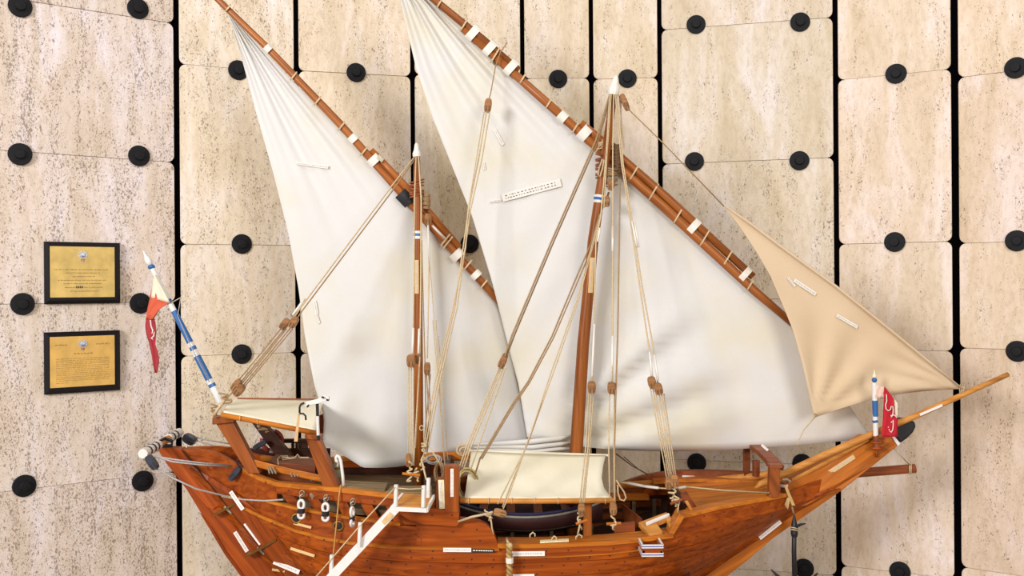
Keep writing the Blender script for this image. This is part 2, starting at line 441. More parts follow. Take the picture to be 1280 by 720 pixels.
for px, py, lab in bolt_list:
    p, t, n = wall_point(px, py)
    e = thing('wall_bolt', lab, 'bolt', p + n * 0.001, 'round bolts on the stone wall')
    e.rotation_euler = (0, 0, math.atan2(t.y, t.x) + rng.uniform(-.1, .1))
    for nm, me in BM_:
        c = bpy.data.objects.new(nm, me); COL.objects.link(c); c.parent = e

# plaques
def plaque(y0, y1, label, deep, kind):
    c, t, n = wall_point(103, (y0 + y1) / 2); D = c.y
    pl, _, _ = wall_point(55, (y0+y1)/2); pr, _, _ = wall_point(149.5, (y0+y1)/2)
    W = (pr - pl).length; H = (wall_point(103, y0)[0] - wall_point(103, y1)[0]).length
    e = thing('plaque', label, 'plaque', c - Vector((0, 0, H/2)) + n * 0.002, 'framed gold plaques')
    mid = c; up = Vector((0, 0, 1))
    def at(x, z, d): return mid + t * x + up * z + n * d
    fr = MB()
    def rect(x0, x1, z0, z1, d): return [at(x0, z0, d), at(x1, z0, d), at(x1, z1, d), at(x0, z1, d)]
    T = 0.026
    iw0, iw1, ih0, ih1 = -W/2 + .0175, W/2 - .0235, -H/2 + .025, H/2 - .018
    secs = [rect(-W/2, W/2, -H/2, H/2, 0.002), rect(-W/2, W/2, -H/2, H/2, .012), rect(-W/2+.013, W/2-.013, -H/2+.013, H/2-.013, T)]
    fr.loft(secs)
    fr.build('frame', FRAME, e)
    pt = MB(); pt.slab(rect(iw0, iw1, ih0, ih1, T + .0015), -n * .002)
    plate = pt.build('gold_plate', GOLD2 if deep else GOLD, e)
    w, h = iw1 - iw0, ih1 - ih0; d0 = T + .0017
    def q(mb, x, z, ww, hh):   # lettering cut, in plate fractions
        X, Z = iw0 + x*w, ih1 - z*h
        mb.slab([at(X - ww*w/2, Z - hh*h/2, d0), at(X + ww*w/2, Z - hh*h/2, d0), at(X + ww*w/2, Z + hh*h/2, d0), at(X - ww*w/2, Z + hh*h/2, d0)], -n * .0006)
    tx = MB(); r = random.Random(11 if deep else 5)
    def line(zc, xa, xb, hh):
        x = xa
        while x < xb:
            ww = min(r.uniform(.018, .075), xb - x)
            if ww > .008:
                k = x
                while k < x + ww:
                    l = r.uniform(.006, .012); q(tx, k + l/2, zc + r.uniform(-.15, .15)*hh, l, hh * r.uniform(.55, 1.0)); k += l * 1.35
            x += ww + .016
    if not deep:
        for zc, xa, xb in ((.455, .06, .91), (.52, .24, .76), (.59, .34, .68), (.665, .12, .88), (.73, .20, .80), (.805, .22, .80), (.88, .30, .74)): line(zc, xa, xb, .022)
    else:
        line(.165, .08, .25, .03); line(.165, .71, .92, .03); line(.345, .36, .64, .035)
        for k in range(13): line(.44 + k*.036, .09, .91, .015)
        line(.915, .09, .28, .014)
    tx.build('inscription', INKB, e)
    if not deep:
        dk = MB()
        for k in range(4): q(dk, .40 + k*.03, .80, .02, .045)
        dk.build('bold_word', plain('faded_black_ink', lin(70, 66, 40), .8), e)
    em = MB()
    X, Z, s = iw0 + w * (.5 if not deep else .5), ih1 - h * (.17 if not deep else .16), h * .085
    for k in range(2):        # spread wings around a boat disc
        sgn = -1 if k else 1
        for j in range(6):
            a = math.radians(20 + j * 26); rr = s * (1.12 - .04 * j)
            em.slab([at(X + sgn*math.sin(a)*s*.45, Z + math.cos(a)*s*.45*.9, d0), at(X + sgn*math.sin(a-.2)*rr, Z + math.cos(a-.2)*rr*.9, d0), at(X + sgn*math.sin(a+.2)*rr*.98, Z + math.cos(a+.2)*rr*.9, d0)], n * .0015)
    em.lathe(at(X, Z, d0), n, [(0, s*.62), (.002, s*.6), (.003, s*.4), (.003, .0001)], 18)
    em.mi = 1
    em.slab([at(X - s*.4, Z - s*.1, d0+.003), at(X + s*.4, Z - s*.1, d0+.003), at(X + s*.22, Z - s*.32, d0+.003), at(X - s*.22, Z - s*.32, d0+.003)], n * .001)
    em.mi = 2
    for sg in (-1, 1): em.slab([at(X + sg*s*.02, Z - s*1.0, d0), at(X + sg*s*.34, Z - s*.85, d0), at(X + sg*s*.2, Z - s*1.5, d0)], n * .0015)
    em.mi = 0
    em.slab([at(X - s*.1, Z - s*.95, d0), at(X + s*.1, Z - s*.95, d0), at(X + s*.06, Z - s*1.55, d0), at(X - s*.06, Z - s*1.55, d0)], n * .0012)
    em.build('emblem', [SILVER, NAVY, plain('emblem_red', lin(140, 50, 40), .6)], e)
plaque(303, 379.5, 'upper of two black framed gold plaques, few lines of text under an emblem', False, 0)
plaque(414, 490, 'lower of two black framed gold plaques, dense block of small text', True, 1)

# ------------------------------------------------------------------ the ship
DC = 3.3
Btab = [(195, .022), (228, .026), (262, .055), (300, .12), (340, .20), (400, .275), (470, .315), (560, .342), (650, .352), (750, .345), (820, .32), (880, .268), (940, .19), (985, .115), (1020, .062), (1045, .036), (1130, .026)]
def Bh(px): return interp(Btab, px)
def DS(px): return DC - Bh(px)
Rtab = [(200, 568), (228, 580), (262, 605), (300, 630), (330, 647), (370, 663), (403, 672), (437, 678), (480, 682), (520, 684.5), (624, 686), (700, 684), (780, 680), (836, 672), (900, 658), (960, 641), (1000, 628), (1042, 611)]
ZK = FLOOR + 0.01
dhow = thing('model_dhow', 'large wooden model sailing dhow with two white lateen sails in front of the stone wall', 'model ship',
             Vector((P(640, 360, DC).x, DC, FLOOR)))
stern_tr = [(227, 561), (258, 600), (290, 640), (320, 678), (345, 707), (400, 775), (432, 818)]
stem_tr = [(1042, 611), (993, 640), (950, 673), (900, 707), (850, 742), (770, 795), (700, 818)]
sx = sorted([(P(x, y, DC).z, P(x, y, DC).x) for x, y in stern_tr]); fx = sorted([(P(x, y, DC).z, P(x, y, DC).x) for x, y in stem_tr])
NU = 60
pxs = [228 + (1042 - 228) * i / NU for i in range(NU + 1)]
S0 = [P(p, interp(Rtab, p), DS(p)) for p in pxs]
def hull_pt(i, t, off=0.0, far=False):
    fr = (S0[i].x - S0[0].x) / (S0[-1].x - S0[0].x); z = S0[i].z + (ZK - S0[i].z) * t
    xa, xf = linp(sx, z), linp(fx, z)
    # keep the shifted ends blended so the top row stays where it was traced
    x = S0[i].x + (xa - linp(sx, S0[i].z)) * (1 - fr) ** 1.0 + (xf - linp(fx, S0[i].z)) * fr
    pe = 1.15 + 1.25 * math.sin(math.pi * min(max(fr, 0), 1)) ** .8
    b = Bh(pxs[i]) * max(0.0, 1 - t ** pe) ** 0.75
    b = max(b, 0.014) + off
    return Vector((x, DC + b if far else DC - b, z))
hv, hf = [], []          # near side faces for ray casts
def collect(mb):
    b = len(hv); hv.extend(mb.v); hf.extend([tuple(b + i for i in f) for f in mb.f])
# inner lining
ln = MB()
ts = [j / 10 for j in range(11)]
for far in (False, True): ln.grid([[hull_pt(i, t, -0.016, far) for i in range(NU + 1)] for t in ts])
hull = ln.build('hull', W_DARK, dhow, smooth=True, solid=0.012)
# strakes
NS = 10
for far in (False, True):
    for k in range(NS):
        t0, t1 = k / NS, (k + 1) / NS; e = random.Random(k).uniform(0, .0012)
        secs = []
        for i in range(NU + 1):
            a, b_, c = hull_pt(i, t0 + .003, e, far), hull_pt(i, (t0+t1)/2, e + .0008, far), hull_pt(i, t1 - .003, e, far)
            a2, c2 = hull_pt(i, t0 + .0, e - .004, far), hull_pt(i, t1 - .0, e - .004, far)
            a3, c3 = hull_pt(i, t0, -.009, far), hull_pt(i, t1, -.009, far)
            secs.append([a3, a2, a, b_, c, c2, c3])
        m = MB(); m.loft(secs); m.build('strake', W_HULL, hull)
        if not far: collect(m)
# keel
kp = MB(); kp.box(((P(430, 818, DC).x + P(700, 818, DC).x) / 2, DC, FLOOR + .012), P(700, 818, DC).x - P(430, 818, DC).x + .1, .035, .024)
kp.build('keel', W_DARK, hull)

def plate(tab, name='bulwark_plank', mat=None, th=0.018, far=True, out=0.0, par=None):
    """side planking above the strakes; tab rows = px, top y, bottom y"""
    res = None
    for mir in ((False, True) if far else (False,)):
        secs = []
        for px, ty, by in tab:
            D = DS(px) - out; q = [P(px, ty, D), P(px, by, D)]
            q += [q[1] + Vector((0, th, 0)), q[0] + Vector((0, th, 0))]
            if mir: q = [Vector((v.x, 2 * DC - v.y, v.z)) for v in q]
            secs.append(q)
        m = MB(); m.loft(secs)
        if not mir: collect(m)
        o = m.build(name, mat or W_HULL, par or hull, bevel=.002)
        res = res or o
    return res
def dens(rows, step=14):
    out = []
    for a, b in zip(rows, rows[1:]):
        n = max(1, int(abs(b[0] - a[0]) / step))
        for j in range(n): out.append(tuple(x + (y - x) * j / n for x, y in zip(a, b)))
    return out + [rows[-1]]
def R(px): return interp(Rtab, px)
def rail(tab, h, w, proud, name, mat, far=True, par=None):
    """moulding along the side; tab rows = px, y of its upper front edge; h in px, w depth in m"""
    for mir in ((False, True) if far else (False,)):
        secs = []
        for px, y in dens(tab, 16):
            D = DS(px) - proud
            q = [P(px, y + h*.15, D), P(px, y + h*.85, D), P(px, y + h, D + .004), P(px, y + h, D + w), P(px, y, D + w), P(px, y, D + .004)]
            z0 = P(px, y, D).z; z1 = P(px, y + h, D).z
            q[3] = Vector((q[2].x, D + w, z1)); q[4] = Vector((q[5].x, D + w, z0)); q[5] = Vector((q[5].x, q[5].y, z0)); q[2] = Vector((q[2].x, q[2].y, z1))
            if mir: q = [Vector((v.x, 2 * DC - v.y, v.z)) for v in q]
            secs.append(q)
        m = MB(); m.loft(secs)
        if not mir: collect(m)
        m.build(name, mat, par or hull)

cap = [(345, 603), (370, 606), (423, 611), (490, 619), (545, 622)]
rub1 = [(330, 627), (370, 635), (430, 646), (468, 651), (500, 655), (540, 657)]
def L(tab, x): return interp(tab, x)
# stern wash board: top curve down to the second rub rail
wb = dens([(229, 561), (245, 561.5), (262, 563.5), (275, 567.5), (287, 574), (296, 580), (303, 585), (325, 596.5), (346, 603)], 7)
plate([(p, y, R(p) + 1) for p, y in wb])
plate([(p, L(rub1, p) + 2, R(p) + 1) for p in range(345, 541, 13)])
plate([(p, L(cap, p), L([(345, 617), (370, 620.5), (423, 627), (490, 634), (496, 636), (503, 656), (545, 657)], p)) for p in range(345, 546, 5)])
# ceiling planks closing the far side behind its row of ports
secs = []
for p in range(300, 556, 10):
    D = 2 * DC - DS(p) - .012; x = P(p, R(p), DS(p)).x; zt_ = P(p, L([(300, 592), (345, 606)] + cap[1:], p), DS(p)).z; zb_ = zt_ - .16
    secs.append([Vector((x, D, zt_)), Vector((x, D + .008, zt_)), Vector((x, D + .008, zb_)), Vector((x, D, zb_))])
m = MB(); m.loft(secs); m.build('ceiling_plank', W_DARK, hull)
# leaning frame timbers in the row of side ports
for x0 in (352, 383, 418, 450, 482):
    D = DS(x0)
    y0, y1 = L(cap, x0) + 14, L(rub1, x0 + 12) + 3
    m = MB(); q = [P(x0, y0, D + .003), P(x0 + 14, y0 + 1, D + .003), P(x0 + 28, y1 + 2, D + .003), P(x0 + 13, y1, D + .003)]
    m.slab(q, (0, .02, 0)); m.build('port_frame', W_HULL, hull)
# midship: block house step and scrolled board
plate(dens([(520, 655, 687), (545, 650, 687.3), (573, 648, 687.5), (590, 649.5, 687.5), (600, 652, 687.5), (608, 656, 687.5), (615, 663, 687.5), (619, 671, 687.5), (623, 682, 687.5)], 8), th=.03)
sb = MB(); q = [P(500, 634, DS(540) - .03), P(574, 638, DS(540) - .03), P(574, 655, DS(540) - .03), P(571, 659, DS(540) - .03), P(530, 656, DS(540) - .03), P(512, 651, DS(540) - .03), P(500, 643, DS(540) - .03)]
sb.slab(q, (0, .05, 0)); collect(sb); sb.build('side_step', W_HULL, hull, bevel=.003)
bp_ = MB(); q = [P(555.5, 583, DS(560) - .028), P(573.5, 583, DS(560) - .028), P(573.5, 641, DS(560) - .028), P(555.5, 641, DS(560) - .028)]
bp_.slab(q, (0, .05, 0)); collect(bp_); bp_.build('bulwark_post', wood('post_upright', lin(176, 92, 34), lin(128, 58, 18), rot=(0, 1.57, 0)), hull, bevel=.003)
b2 = MB(); q = [P(545, 600, DS(550) - .02), P(556, 600, DS(550) - .02), P(556, 640, DS(550) - .02), P(545, 640, DS(550) - .02)]
b2.slab(q, (0, .05, 0)); collect(b2); b2.build('bulwark_post', W_POST, hull, bevel=.002)
# fore bulwark
plate(dens([(836, 667, 673.5), (852, 646, 671), (870, 641, 667), (900, 633, 659), (930, 627.5, 651), (960, 622, 642), (985, 617, 635), (1010, 606, 626), (1042, 592, 612)], 9))
ch = MB(); D = DS(845) - .012
ch.slab([P(836, 667, D), P(850, 641, D), P(856, 646, D), P(843, 668, D)], (0, .07, 0)); collect(ch); ch.build('rail_step', W_RAIL, hull, bevel=.002)
# rails
rail([(303, 585), (325, 596), (345, 603), (370, 605.5), (423, 610), (490, 618), (512, 620)], 6, .03, .004, 'cap_rail', W_RAIL)
rail([(332, 625), (370, 634), (430, 645), (468, 650), (500, 654)], 4, .02, .010, 'rub_rail', W_RAIL)
rail([(296, 629), (330, 646), (370, 662), (403, 671), (437, 677), (480, 681.5), (520, 683.5), (624, 685)], 4.5, .02, .012, 'rub_rail', W_RAIL)
rail([(622, 680.5), (660, 680.5), (700, 679.5), (760, 676.5), (800, 673), (842, 667)], 6, .085, .006, 'cap_rail', W_RAIL)
rail([(640, 697), (700, 695.5), (760, 692), (830, 684)], 1.6, .012, .006, 'seam_strip', W_RAIL)
rail([(849, 645), (870, 640), (900, 632.5), (930, 627), (960, 621.5), (986, 616.5)], 5, .06, .005, 'cap_rail', W_RAIL)

BVH = BVHTree.FromPolygons(hv, hf)
def SD(px, py, default=None):
    o = Vector((0, 0, CZ)); d = (P(px, py, 1.0) - o).normalized()
    h = BVH.ray_cast(o, d)
    if h[0] is None: return default if default else DS(px)
    return h[0].y

# nails along the strakes
nl = MB(); r = random.Random(2)
def dot(px, py, rr=.0034, off=.0012):
    D = SD(px, py) - off
    c = P(px, py, D); vs_ = [c + Vector((rr*math.cos(a), 0, rr*.8*math.sin(a))) for a in [k*math.pi/3 for k in range(6)]]
    nl.slab(vs_, (0, .002, 0))
for k in range(14):
    for px in range(330, 1000, 26):
        i = min(range(NU + 1), key=lambda j: abs(pxs[j] - px)); v = hull_pt(i, .025 + k * .05)
        X = 640 + F * (v.x / v.y); Y = 360 - F * ((v.z - CZ) / v.y)
        if Y < 722 and 300 < X < 1010: dot(X + r.uniform(-4, 4), Y + r.uniform(-1, 1))
for px, py in ((361, 613), (410, 620), (468, 627), (540, 644), (565, 644), (332, 603), (596, 662), (566, 665), (520, 668), (600, 676), (880, 645), (905, 640), (940, 634), (870, 655), (350, 640), (379, 663), (386, 672)): dot(px, py)
o = nl.build('nail_heads', plain('nail_dark', lin(70, 28, 14), .7), hull); o['kind'] = 'stuff'

m = MB()
for rr_ in (6.0, 2.4): m.tube([P(264 + rr_*math.cos(a), 584 + rr_*.95*math.sin(a), SD(264, 584) - .001) for a in [2*math.pi*k/14 for k in range(14)]], .0022, 5, closed=True)
for k in range(4): m.tube([P(264 + 5.6*math.cos(k*math.pi/4), 584 + 5.4*math.sin(k*math.pi/4), SD(264, 584) - .001), P(264 - 5.6*math.cos(k*math.pi/4), 584 - 5.4*math.sin(k*math.pi/4), SD(264, 584) - .001)], .0014, 4)
m.build('carved_rosette', W_STERN, hull)
# interior: decks, far lining planks, bulkheads
def deck(p0, p1, zf, name, mat, n=7):
    ps = [p0 + (p1 - p0) * j / 12 for j in range(13)]
    for k in range(n):
        secs = []
        for p in ps:
            b = max(Bh(p) - .03, .005); x = P(p, R(p), DS(p)).x; z = zf(p)
            y0 = DC - b + 2 * b * k / n + .001; y1 = DC - b + 2 * b * (k + 1) / n - .001
            secs.append([Vector((x, y0, z)), Vector((x, y1, z)), Vector((x, y1, z - .02)), Vector((x, y0, z - .02))])
        m = MB(); m.loft(secs); m.build(name, mat, hull)
def zat(px, py): return P(px, py, DS(px)).z
deck(310, 548, lambda p: linp([(310, zat(310, 601) - .035), (430, .832), (548, .822)], p), 'deck_plank', W_DECK)
deck(560, 866, lambda p: zat(700, 684) - .16, 'deck_plank', W_DARK)
deck(866, 1000, lambda p: zat(900, 640) - .005 + (p - 866) * .0003, 'deck_plank', W_RAIL, 5)
for p, zt in ((551, 600), (867, 640)):
    b = Bh(p) - .12; x = P(p, R(p), DS(p)).x; m = MB()
    m.hexa([Vector((x + dx, DC + s * b, z)) for z in (zat(700, 684) - .17, zat(p, zt)) for dx, s in ((-.01, -1), (.01, -1), (.01, 1), (-.01, 1))])
    m.build('bulkhead', W_DARK, hull)  # dark wood stands in for the shade inside the foredeck opening
for k in range(4):    # stringers along the far inner side
    secs = []
    for p in range(580, 866, 20):
        b = Bh(p) - .02; x = P(p, R(p), DS(p)).x; z = zat(p, R(p)) - .012 - k * .042
        secs.append([Vector((x, DC + b - .022, z)), Vector((x, DC + b + .01, z)), Vector((x, DC + b + .01, z - .026)), Vector((x, DC + b - .022, z - .026))])
    m = MB(); m.loft(secs); m.build('inner_stringer', W_RED, hull)
for p in (640, 700, 760, 822, 850):
    b = Bh(p) - .035; x = P(p, R(p), DS(p)).x; m = MB(); m.box((x, DC + b - .01, zat(p, R(p)) - .09), .014, .02, .16); m.build('rib', W_GREY, hull)
# hatch frames in the waist
def slabpx(pts, th, name, mat, par, bevel=.0015, label=None):
    m = MB(); m.slab([P(*p) for p in pts], th); return m.build(name, mat, par, bevel=bevel, label=label)
slabpx([(781, 631, 3.2), (803, 648, 3.1), (803, 668, 3.1), (785, 660, 3.2)], (-.01, .014, .004), 'waist_board', W_RED, hull)
slabpx([(768, 656, 3.05), (794, 653, 3.05), (794, 668, 3.05), (768, 670, 3.05)], (0, .02, 0), 'waist_board', W_RED, hull)
hb = MB()
c = [(798, 652), (834, 639), (840, 645), (806, 663)]
inn = [(817, 653), (831, 647), (836, 652), (822, 661)]
hb.slab([P(798, 653, 3.04), P(833, 640, 3.08), P(838, 646, 3.06), P(804, 660, 3.02)], (0, 0, -.014))
hb.slab([P(804, 659, 3.02), P(820, 653, 3.03), P(828, 664, 2.99), P(812, 669, 2.98)], (0, 0, -.014))
hb.slab([P(832, 646, 3.06), P(838, 645, 3.06), P(844, 660, 3.0), P(838, 662, 3.0)], (0, 0, -.014))
hb.build('hatch_frame', W_PALE, hull, bevel=.001)
# sternpost board along the seam
m = MB(); q = [(229, 575), (258, 600), (290, 640), (320, 678), (345, 707), (400, 775), (436, 775), (380, 715), (336, 652), (312, 628), (285, 612), (262, 596)]
m.loft([[P(a[0], a[1], SD(a[0] + 4, a[1]) - .006), P(b_[0], b_[1], SD(b_[0], b_[1]) - .006), P(b_[0], b_[1], SD(b_[0], b_[1]) + .02), P(a[0], a[1], SD(a[0] + 4, a[1]) + .02)]
        for a, b_ in zip([(229, 575), (258, 600), (290, 640), (320, 678), (345, 707), (384, 755)], [(262, 596), (290, 612), (325, 641), (352, 678), (380, 714), (418, 755)])])
collect(m); m.build('stern_post', W_STERN, hull, bevel=.002)

# rudder with straps
rd = MB(); ro = [(195, 559), (208, 580), (233, 612), (250, 640), (262, 660), (280, 690), (305, 724), (345, 780), (370, 812), (425, 812), (397, 775), (343, 707), (318, 678), (288, 640), (256, 600), (226, 561)]
rd.slab([P(x, y, DC - .024) for x, y in ro], (0, .048, 0)); rudder = rd.build('rudder', W_STERN, dhow, bevel=.003)
rb = MB(); rb.slab([P(x, y, DC - .030) for x, y in ((197, 560), (226, 561), (256, 600), (274, 625), (273, 633), (266, 637), (259, 634), (240, 612), (215, 584))], (0, .008, 0)); rb.build('rudder_cheek', W_STERN, rudder, bevel=.002)
el = MB(); el.tube([P(x, y, DC - .026) for x, y in ((250, 641), (264, 661), (282, 691), (307, 725))], [.001, .005, .006, .006], 6); el.build('edge_bead', W_STERN, rudder)
sm_ = MB(); sm_.tube([P(x, y, min(DC - .024, SD(x + 3, y, DC)) - .006) for x, y in ((228, 563), (243, 581), (258, 600), (274, 620), (290, 640), (305, 659), (320, 678), (333, 693), (347, 709), (372, 740))], .0028, 5); sm_.build('seam', W_DARK, rudder)
for a, b_, c0, c1 in (((266, 645), (293, 630), (281, 633), (290, 641)), ((307, 696), (345, 675), (322, 684), (331, 692))):
    h = MB(); dx, dy = b_[0]-a[0], b_[1]-a[1]; l = math.hypot(dx, dy); nx, ny = -dy/l*1.2, dx/l*1.2
    h.slab([P(a[0]-nx, a[1]-ny, DC-.055), P(b_[0]-nx, b_[1]-ny, SD(*b_)-.010), P(b_[0]+nx, b_[1]+ny, SD(*b_)-.010), P(a[0]+nx, a[1]+ny, DC-.055)], (0, .045, 0))
    h.build('strap_hinge', BRASS, rudder)
    h = MB(); h.tube([P(c0[0], c0[1], DC - .066), P(c1[0], c1[1], DC - .066)], .0075, 8); h.build('hinge_pin', STEEL, rudder)
# steering yoke across the rudder head
yk = MB(); ya, yb = P(179, 567, 3.10), P(225, 540, 3.46); yk.tube([ya, yb], .0135, 10)
yoke = yk.build('steering_yoke', W_PALE, dhow)
for t0, t1, mt in ((-.01, .09, WHITE), (.09, .12, IRON), (.12, .19, WHITE), (.19, .225, IRON), (.225, .28, WHITE), (.28, .315, IRON), (.315, .38, WHITE), (.66, .72, WHITE), (.72, .755, IRON), (.755, .82, WHITE), (.82, .855, IRON), (.855, .98, WHITE)):
    k = MB(); k.tube([ya.lerp(yb, t0), ya.lerp(yb, t1)], .0165 if mt is WHITE else .0172, 10); k.build('tape_band', mt, yoke)
tl = MB(); tl.tube([P(199, 552, 3.24), P(206, 548, 3.28), P(215, 551, 3.29), P(215, 557, 3.29), P(203, 557, 3.27)], .006, 6); tl.build('tiller_bracket', IRON, yoke)
def block(px, py, D, ang, ln_, wd, mat, par, name='pulley_block', holes=True):
    """shell of a block, ang = image angle of its long axis (deg from straight up, clockwise)"""
    a = math.radians(ang); c = P(px, py, D); R_ = Matrix.Rotation(a, 3, 'Y'); k = D / F
    m = MB(); L_, W_ = ln_*k/2, wd*k/2
    secs = []
    for s, w_ in ((-1, .55), (-.8, .85), (-.35, 1), (.35, 1), (.8, .85), (1, .55)):
        secs.append([c + R_ @ Vector((x*W_*w_, y*W_*.8, s*L_)) for x, y in ((-1, -.7), (-.7, -1), (.7, -1), (1, -.7), (1, .7), (.7, 1), (-.7, 1), (-1, .7))])
    m.loft(secs)
    m.mi = 1
    if holes:
        for x in (-.4, .4): m.box(c + R_ @ Vector((x*W_, -W_*.8, -L_*.45)), W_*.3, .003, L_*.75, R_)
    return m.build(name, [mat, ROPE_D if mat is not BLOCKD else IRON], par, smooth=False)
block(190, 578, 3.08, -35, 20, 10, BLOCKD, yoke); block(237, 549, 3.44, -60, 16, 12, BLOCKD, yoke)
def rope(pts, r=.0026, mat=None, name='rope', par=None, n=5, sag=0):
    q = [P(*p) if not isinstance(p, Vector) else p for p in pts]
    if sag and len(q) == 2: q = [q[0].lerp(q[1], t) - Vector((0, 0, sag * 4 * t * (1 - t))) for t in [j/8 for j in range(9)]]
    m = MB(); m.tube(q, r, n); return m.build(name, mat or ROPE, par or dhow, smooth=True)
d1 = SD(294, 592) - .02
rope([(196, 571, 3.08), (215, 577, 3.05), (250, 581, 3.05), (290, 583, d1)], .003, ROPE_G, 'steering_line')
rope([(192, 570, 3.08), (215, 574, 3.06), (250, 578.5, 3.06), (289, 582, d1)], .003, ROPE_G, 'steering_line')
block(294, 592, d1, 40, 20, 8, BLOCKD, dhow)
m = MB(); m.tube([P(300 + 4*math.cos(a), 578 + 5*math.sin(a), d1) for a in [k*math.pi/5 for k in range(10)]], .0025, 6, closed=True); m.build('shackle', IRON, dhow)
rope([(196, 586, 3.08), (215, 597, 3.06), (245, 611, 3.03), (285, 621, SD(285, 621) - .012), (305, 624.5, SD(305, 624) - .01), (330, 626, SD(330, 626) - .012), (354, 624.5, SD(354, 625) - .004)], .0032, ROPE_G, 'steering_line')
rope([(278, 620, SD(278, 620) - .014), (288, 621.5, SD(288, 621) - .014), (300, 624, SD(300, 624) - .014)], .0055, ROPE, 'line_splice')
rope([(231, 543, 3.46), (255, 549, 3.46), (289, 555, 3.46)], .0028, ROPE_G, 'steering_line'); rope([(243, 550, 3.44), (265, 556, 3.45), (292, 563, 3.44)], .0028, ROPE_G, 'steering_line')
block(325, 556, 3.43, 60, 18, 7, BLOCKD, dhow)

# stem and prow
st = MB(); so = [(1053, 613), (1007, 645), (967, 673), (933, 702), (900, 728), (800, 800), (776, 812), (712, 812), (790, 770), (852, 742), (900, 707), (950, 673), (977, 652), (993, 640), (1033, 616), (1045, 606)]
st.slab([P(x, y, DC - .034) for x, y in so], (0, .068, 0)); stem = st.build('stem_post', W_STEM, dhow, bevel=.004)
pb = MB(); po = [(981, 608), (990, 600), (1042, 572), (1085, 547.5), (1115, 546.5), (1123, 557), (1092, 582), (1053, 613), (1033, 619), (1008, 632), (992, 634)]
pb.slab([P(x, y, DC - (.062 if x < 1020 else .046)) for x, y in po], (0, .09, 0)); prow = pb.build('prow_board', W_STEM, dhow, bevel=.004)
lip = MB(); lip.tube([P(x, y, DC - .06) for x, y in ((985, 633), (1010, 624), (1033, 614), (1050, 611))], [.008, .009, .007, .003], 6); lip.build('bow_knee', W_STERN, prow)
el = MB(); el.tube([P(x, y, DC - .055) for x, y in ((990, 600), (1042, 573), (1085, 549))], .0065, 6); el.build('edge_moulding', W_PALE, prow)
wt = MB(); wt.slab([P(x, y, DC - .05) for x, y in ((1115, 546), (1118, 545), (1125.5, 554.5), (1122.5, 557.5))], (0, .10, 0)); wt.build('white_band', WHITE, prow)
hn = MB(); ho = [(1117.5, 545.5), (1119, 534), (1124, 527), (1131, 524.5), (1139, 525), (1145, 528), (1145.5, 534), (1142, 541), (1135, 548), (1126, 554.5)]
hn.slab([P(x, y, DC - .035) for x, y in ho], (0, .07, 0)); hn.build('prow_horn', IRON, dhow, bevel=.008)
bs = MB(); bs.tube([P(944, 610, 3.235), P(951, 605.5, 3.235), P(1030, 569, 3.238), P(1092, 542, 3.24), P(1150, 517.5, 3.26), P(1210, 490.5, 3.28), P(1260, 468, 3.3)], [.004, .0125, .0125, .012, .0105, .0098, .0088], 12); bowsprit = bs.build('bowsprit', W_PALE, dhow, smooth=True)
bm_ = MB(); bm_.tube([P(1000, 598, 3.42), P(1080, 590.5, 3.38), P(1144, 585.5, 3.36)], [.017, .0165, .0165], 12); boom = bm_.build('prow_boom', W_RED, dhow)
for px in (1137, 1139): k = MB(); k.tube([P(px, 586 + 6.3*math.cos(a), 3.36 + .0185*math.sin(a)) for a in [j*math.pi/5 for j in range(10)]], .0022, 5, closed=True); k.build('lashing', ROPE, boom)
rope([(1137, 581, 3.34), (1118, 561, 3.27)], .0022, ROPE, 'boom_guy')
fs = MB(); fs.tube([P(770, 607, 3.62), P(860, 602, 3.56), P(940, 595.5, 3.44), P(965, 592, 3.40)], [.015, .0155, .014, .012], 12)
set3(fs.build('spare_spar', W_PALE, None, smooth=True), 'long bare orange spar lying along the far rail of the foredeck', 'spar')
# bow arch
ar = MB(); ar.slab([P(930.5, 556, 3.44), P(938, 556, 3.44), P(938, 600, 3.44), P(930.5, 600, 3.44)], (0, .025, 0)); arch = ar.build('bow_arch', W_RED, dhow, bevel=.002)
secs = []
for x, y, D in ((934, 553, 3.45), (944, 555.5, 3.38), (954, 562, 3.30), (963, 571, 3.22), (972, 582, 3.15)):
    c = P(x, y, D); secs.append([c + Vector((dx, dy, dz)) for dx, dy, dz in ((-.022, -.006, 0), (.022, -.006, 0), (.022, .006, -.018), (-.022, .006, -.018))])
m = MB(); m.loft(secs); m.build('arch_beam', W_RED, arch, bevel=.002)
m = MB(); m.slab([P(963, 582, 3.14), P(976, 582, 3.14), P(974, 622, 3.14), P(961, 622, 3.14)], (0, .03, 0)); m.build('arch_post', W_POST, arch, bevel=.002)
m = MB(); m.slab([P(962, 581, 3.135), P(978, 581, 3.135), P(978, 585, 3.135), P(962, 585, 3.135)], (0, .045, 0)); m.build('arch_cap', W_RED, arch)
m = MB(); m.tube([P(945, 575.5, 3.42), P(945, 595, 3.42)], .014, 10); m.build('mooring_post', W_RED, dhow)
m = MB(); m.tube([P(980, 603, 3.20), P(980, 622, 3.20)], .012, 10); b_ = m.build('mooring_post', W_RED, dhow)
m = MB(); m.tube([P(980, 605, 3.20), P(980, 608.5, 3.20)], .0135, 10); m.build('tape_band', WHITE, b_)
m = MB(); m.tube([P(978, 600, 3.19), P(984, 599, 3.19), P(988, 602, 3.19)], .004, 6); m.build('cleat', STEEL, b_)
m = MB(); m.slab([P(979.5, 606, 3.17), P(983, 606, 3.17), P(994, 632, 3.16), P(990, 632, 3.16)], (0, .002, 0)); m.slab([P(984, 622, 3.165), P(988, 622, 3.165), P(985, 637, 3.15), P(981, 631, 3.15)], (0, .002, 0)); m.build('ribbon_tie', plain('yellow_ribbon', lin(178, 146, 92), .8), dhow)

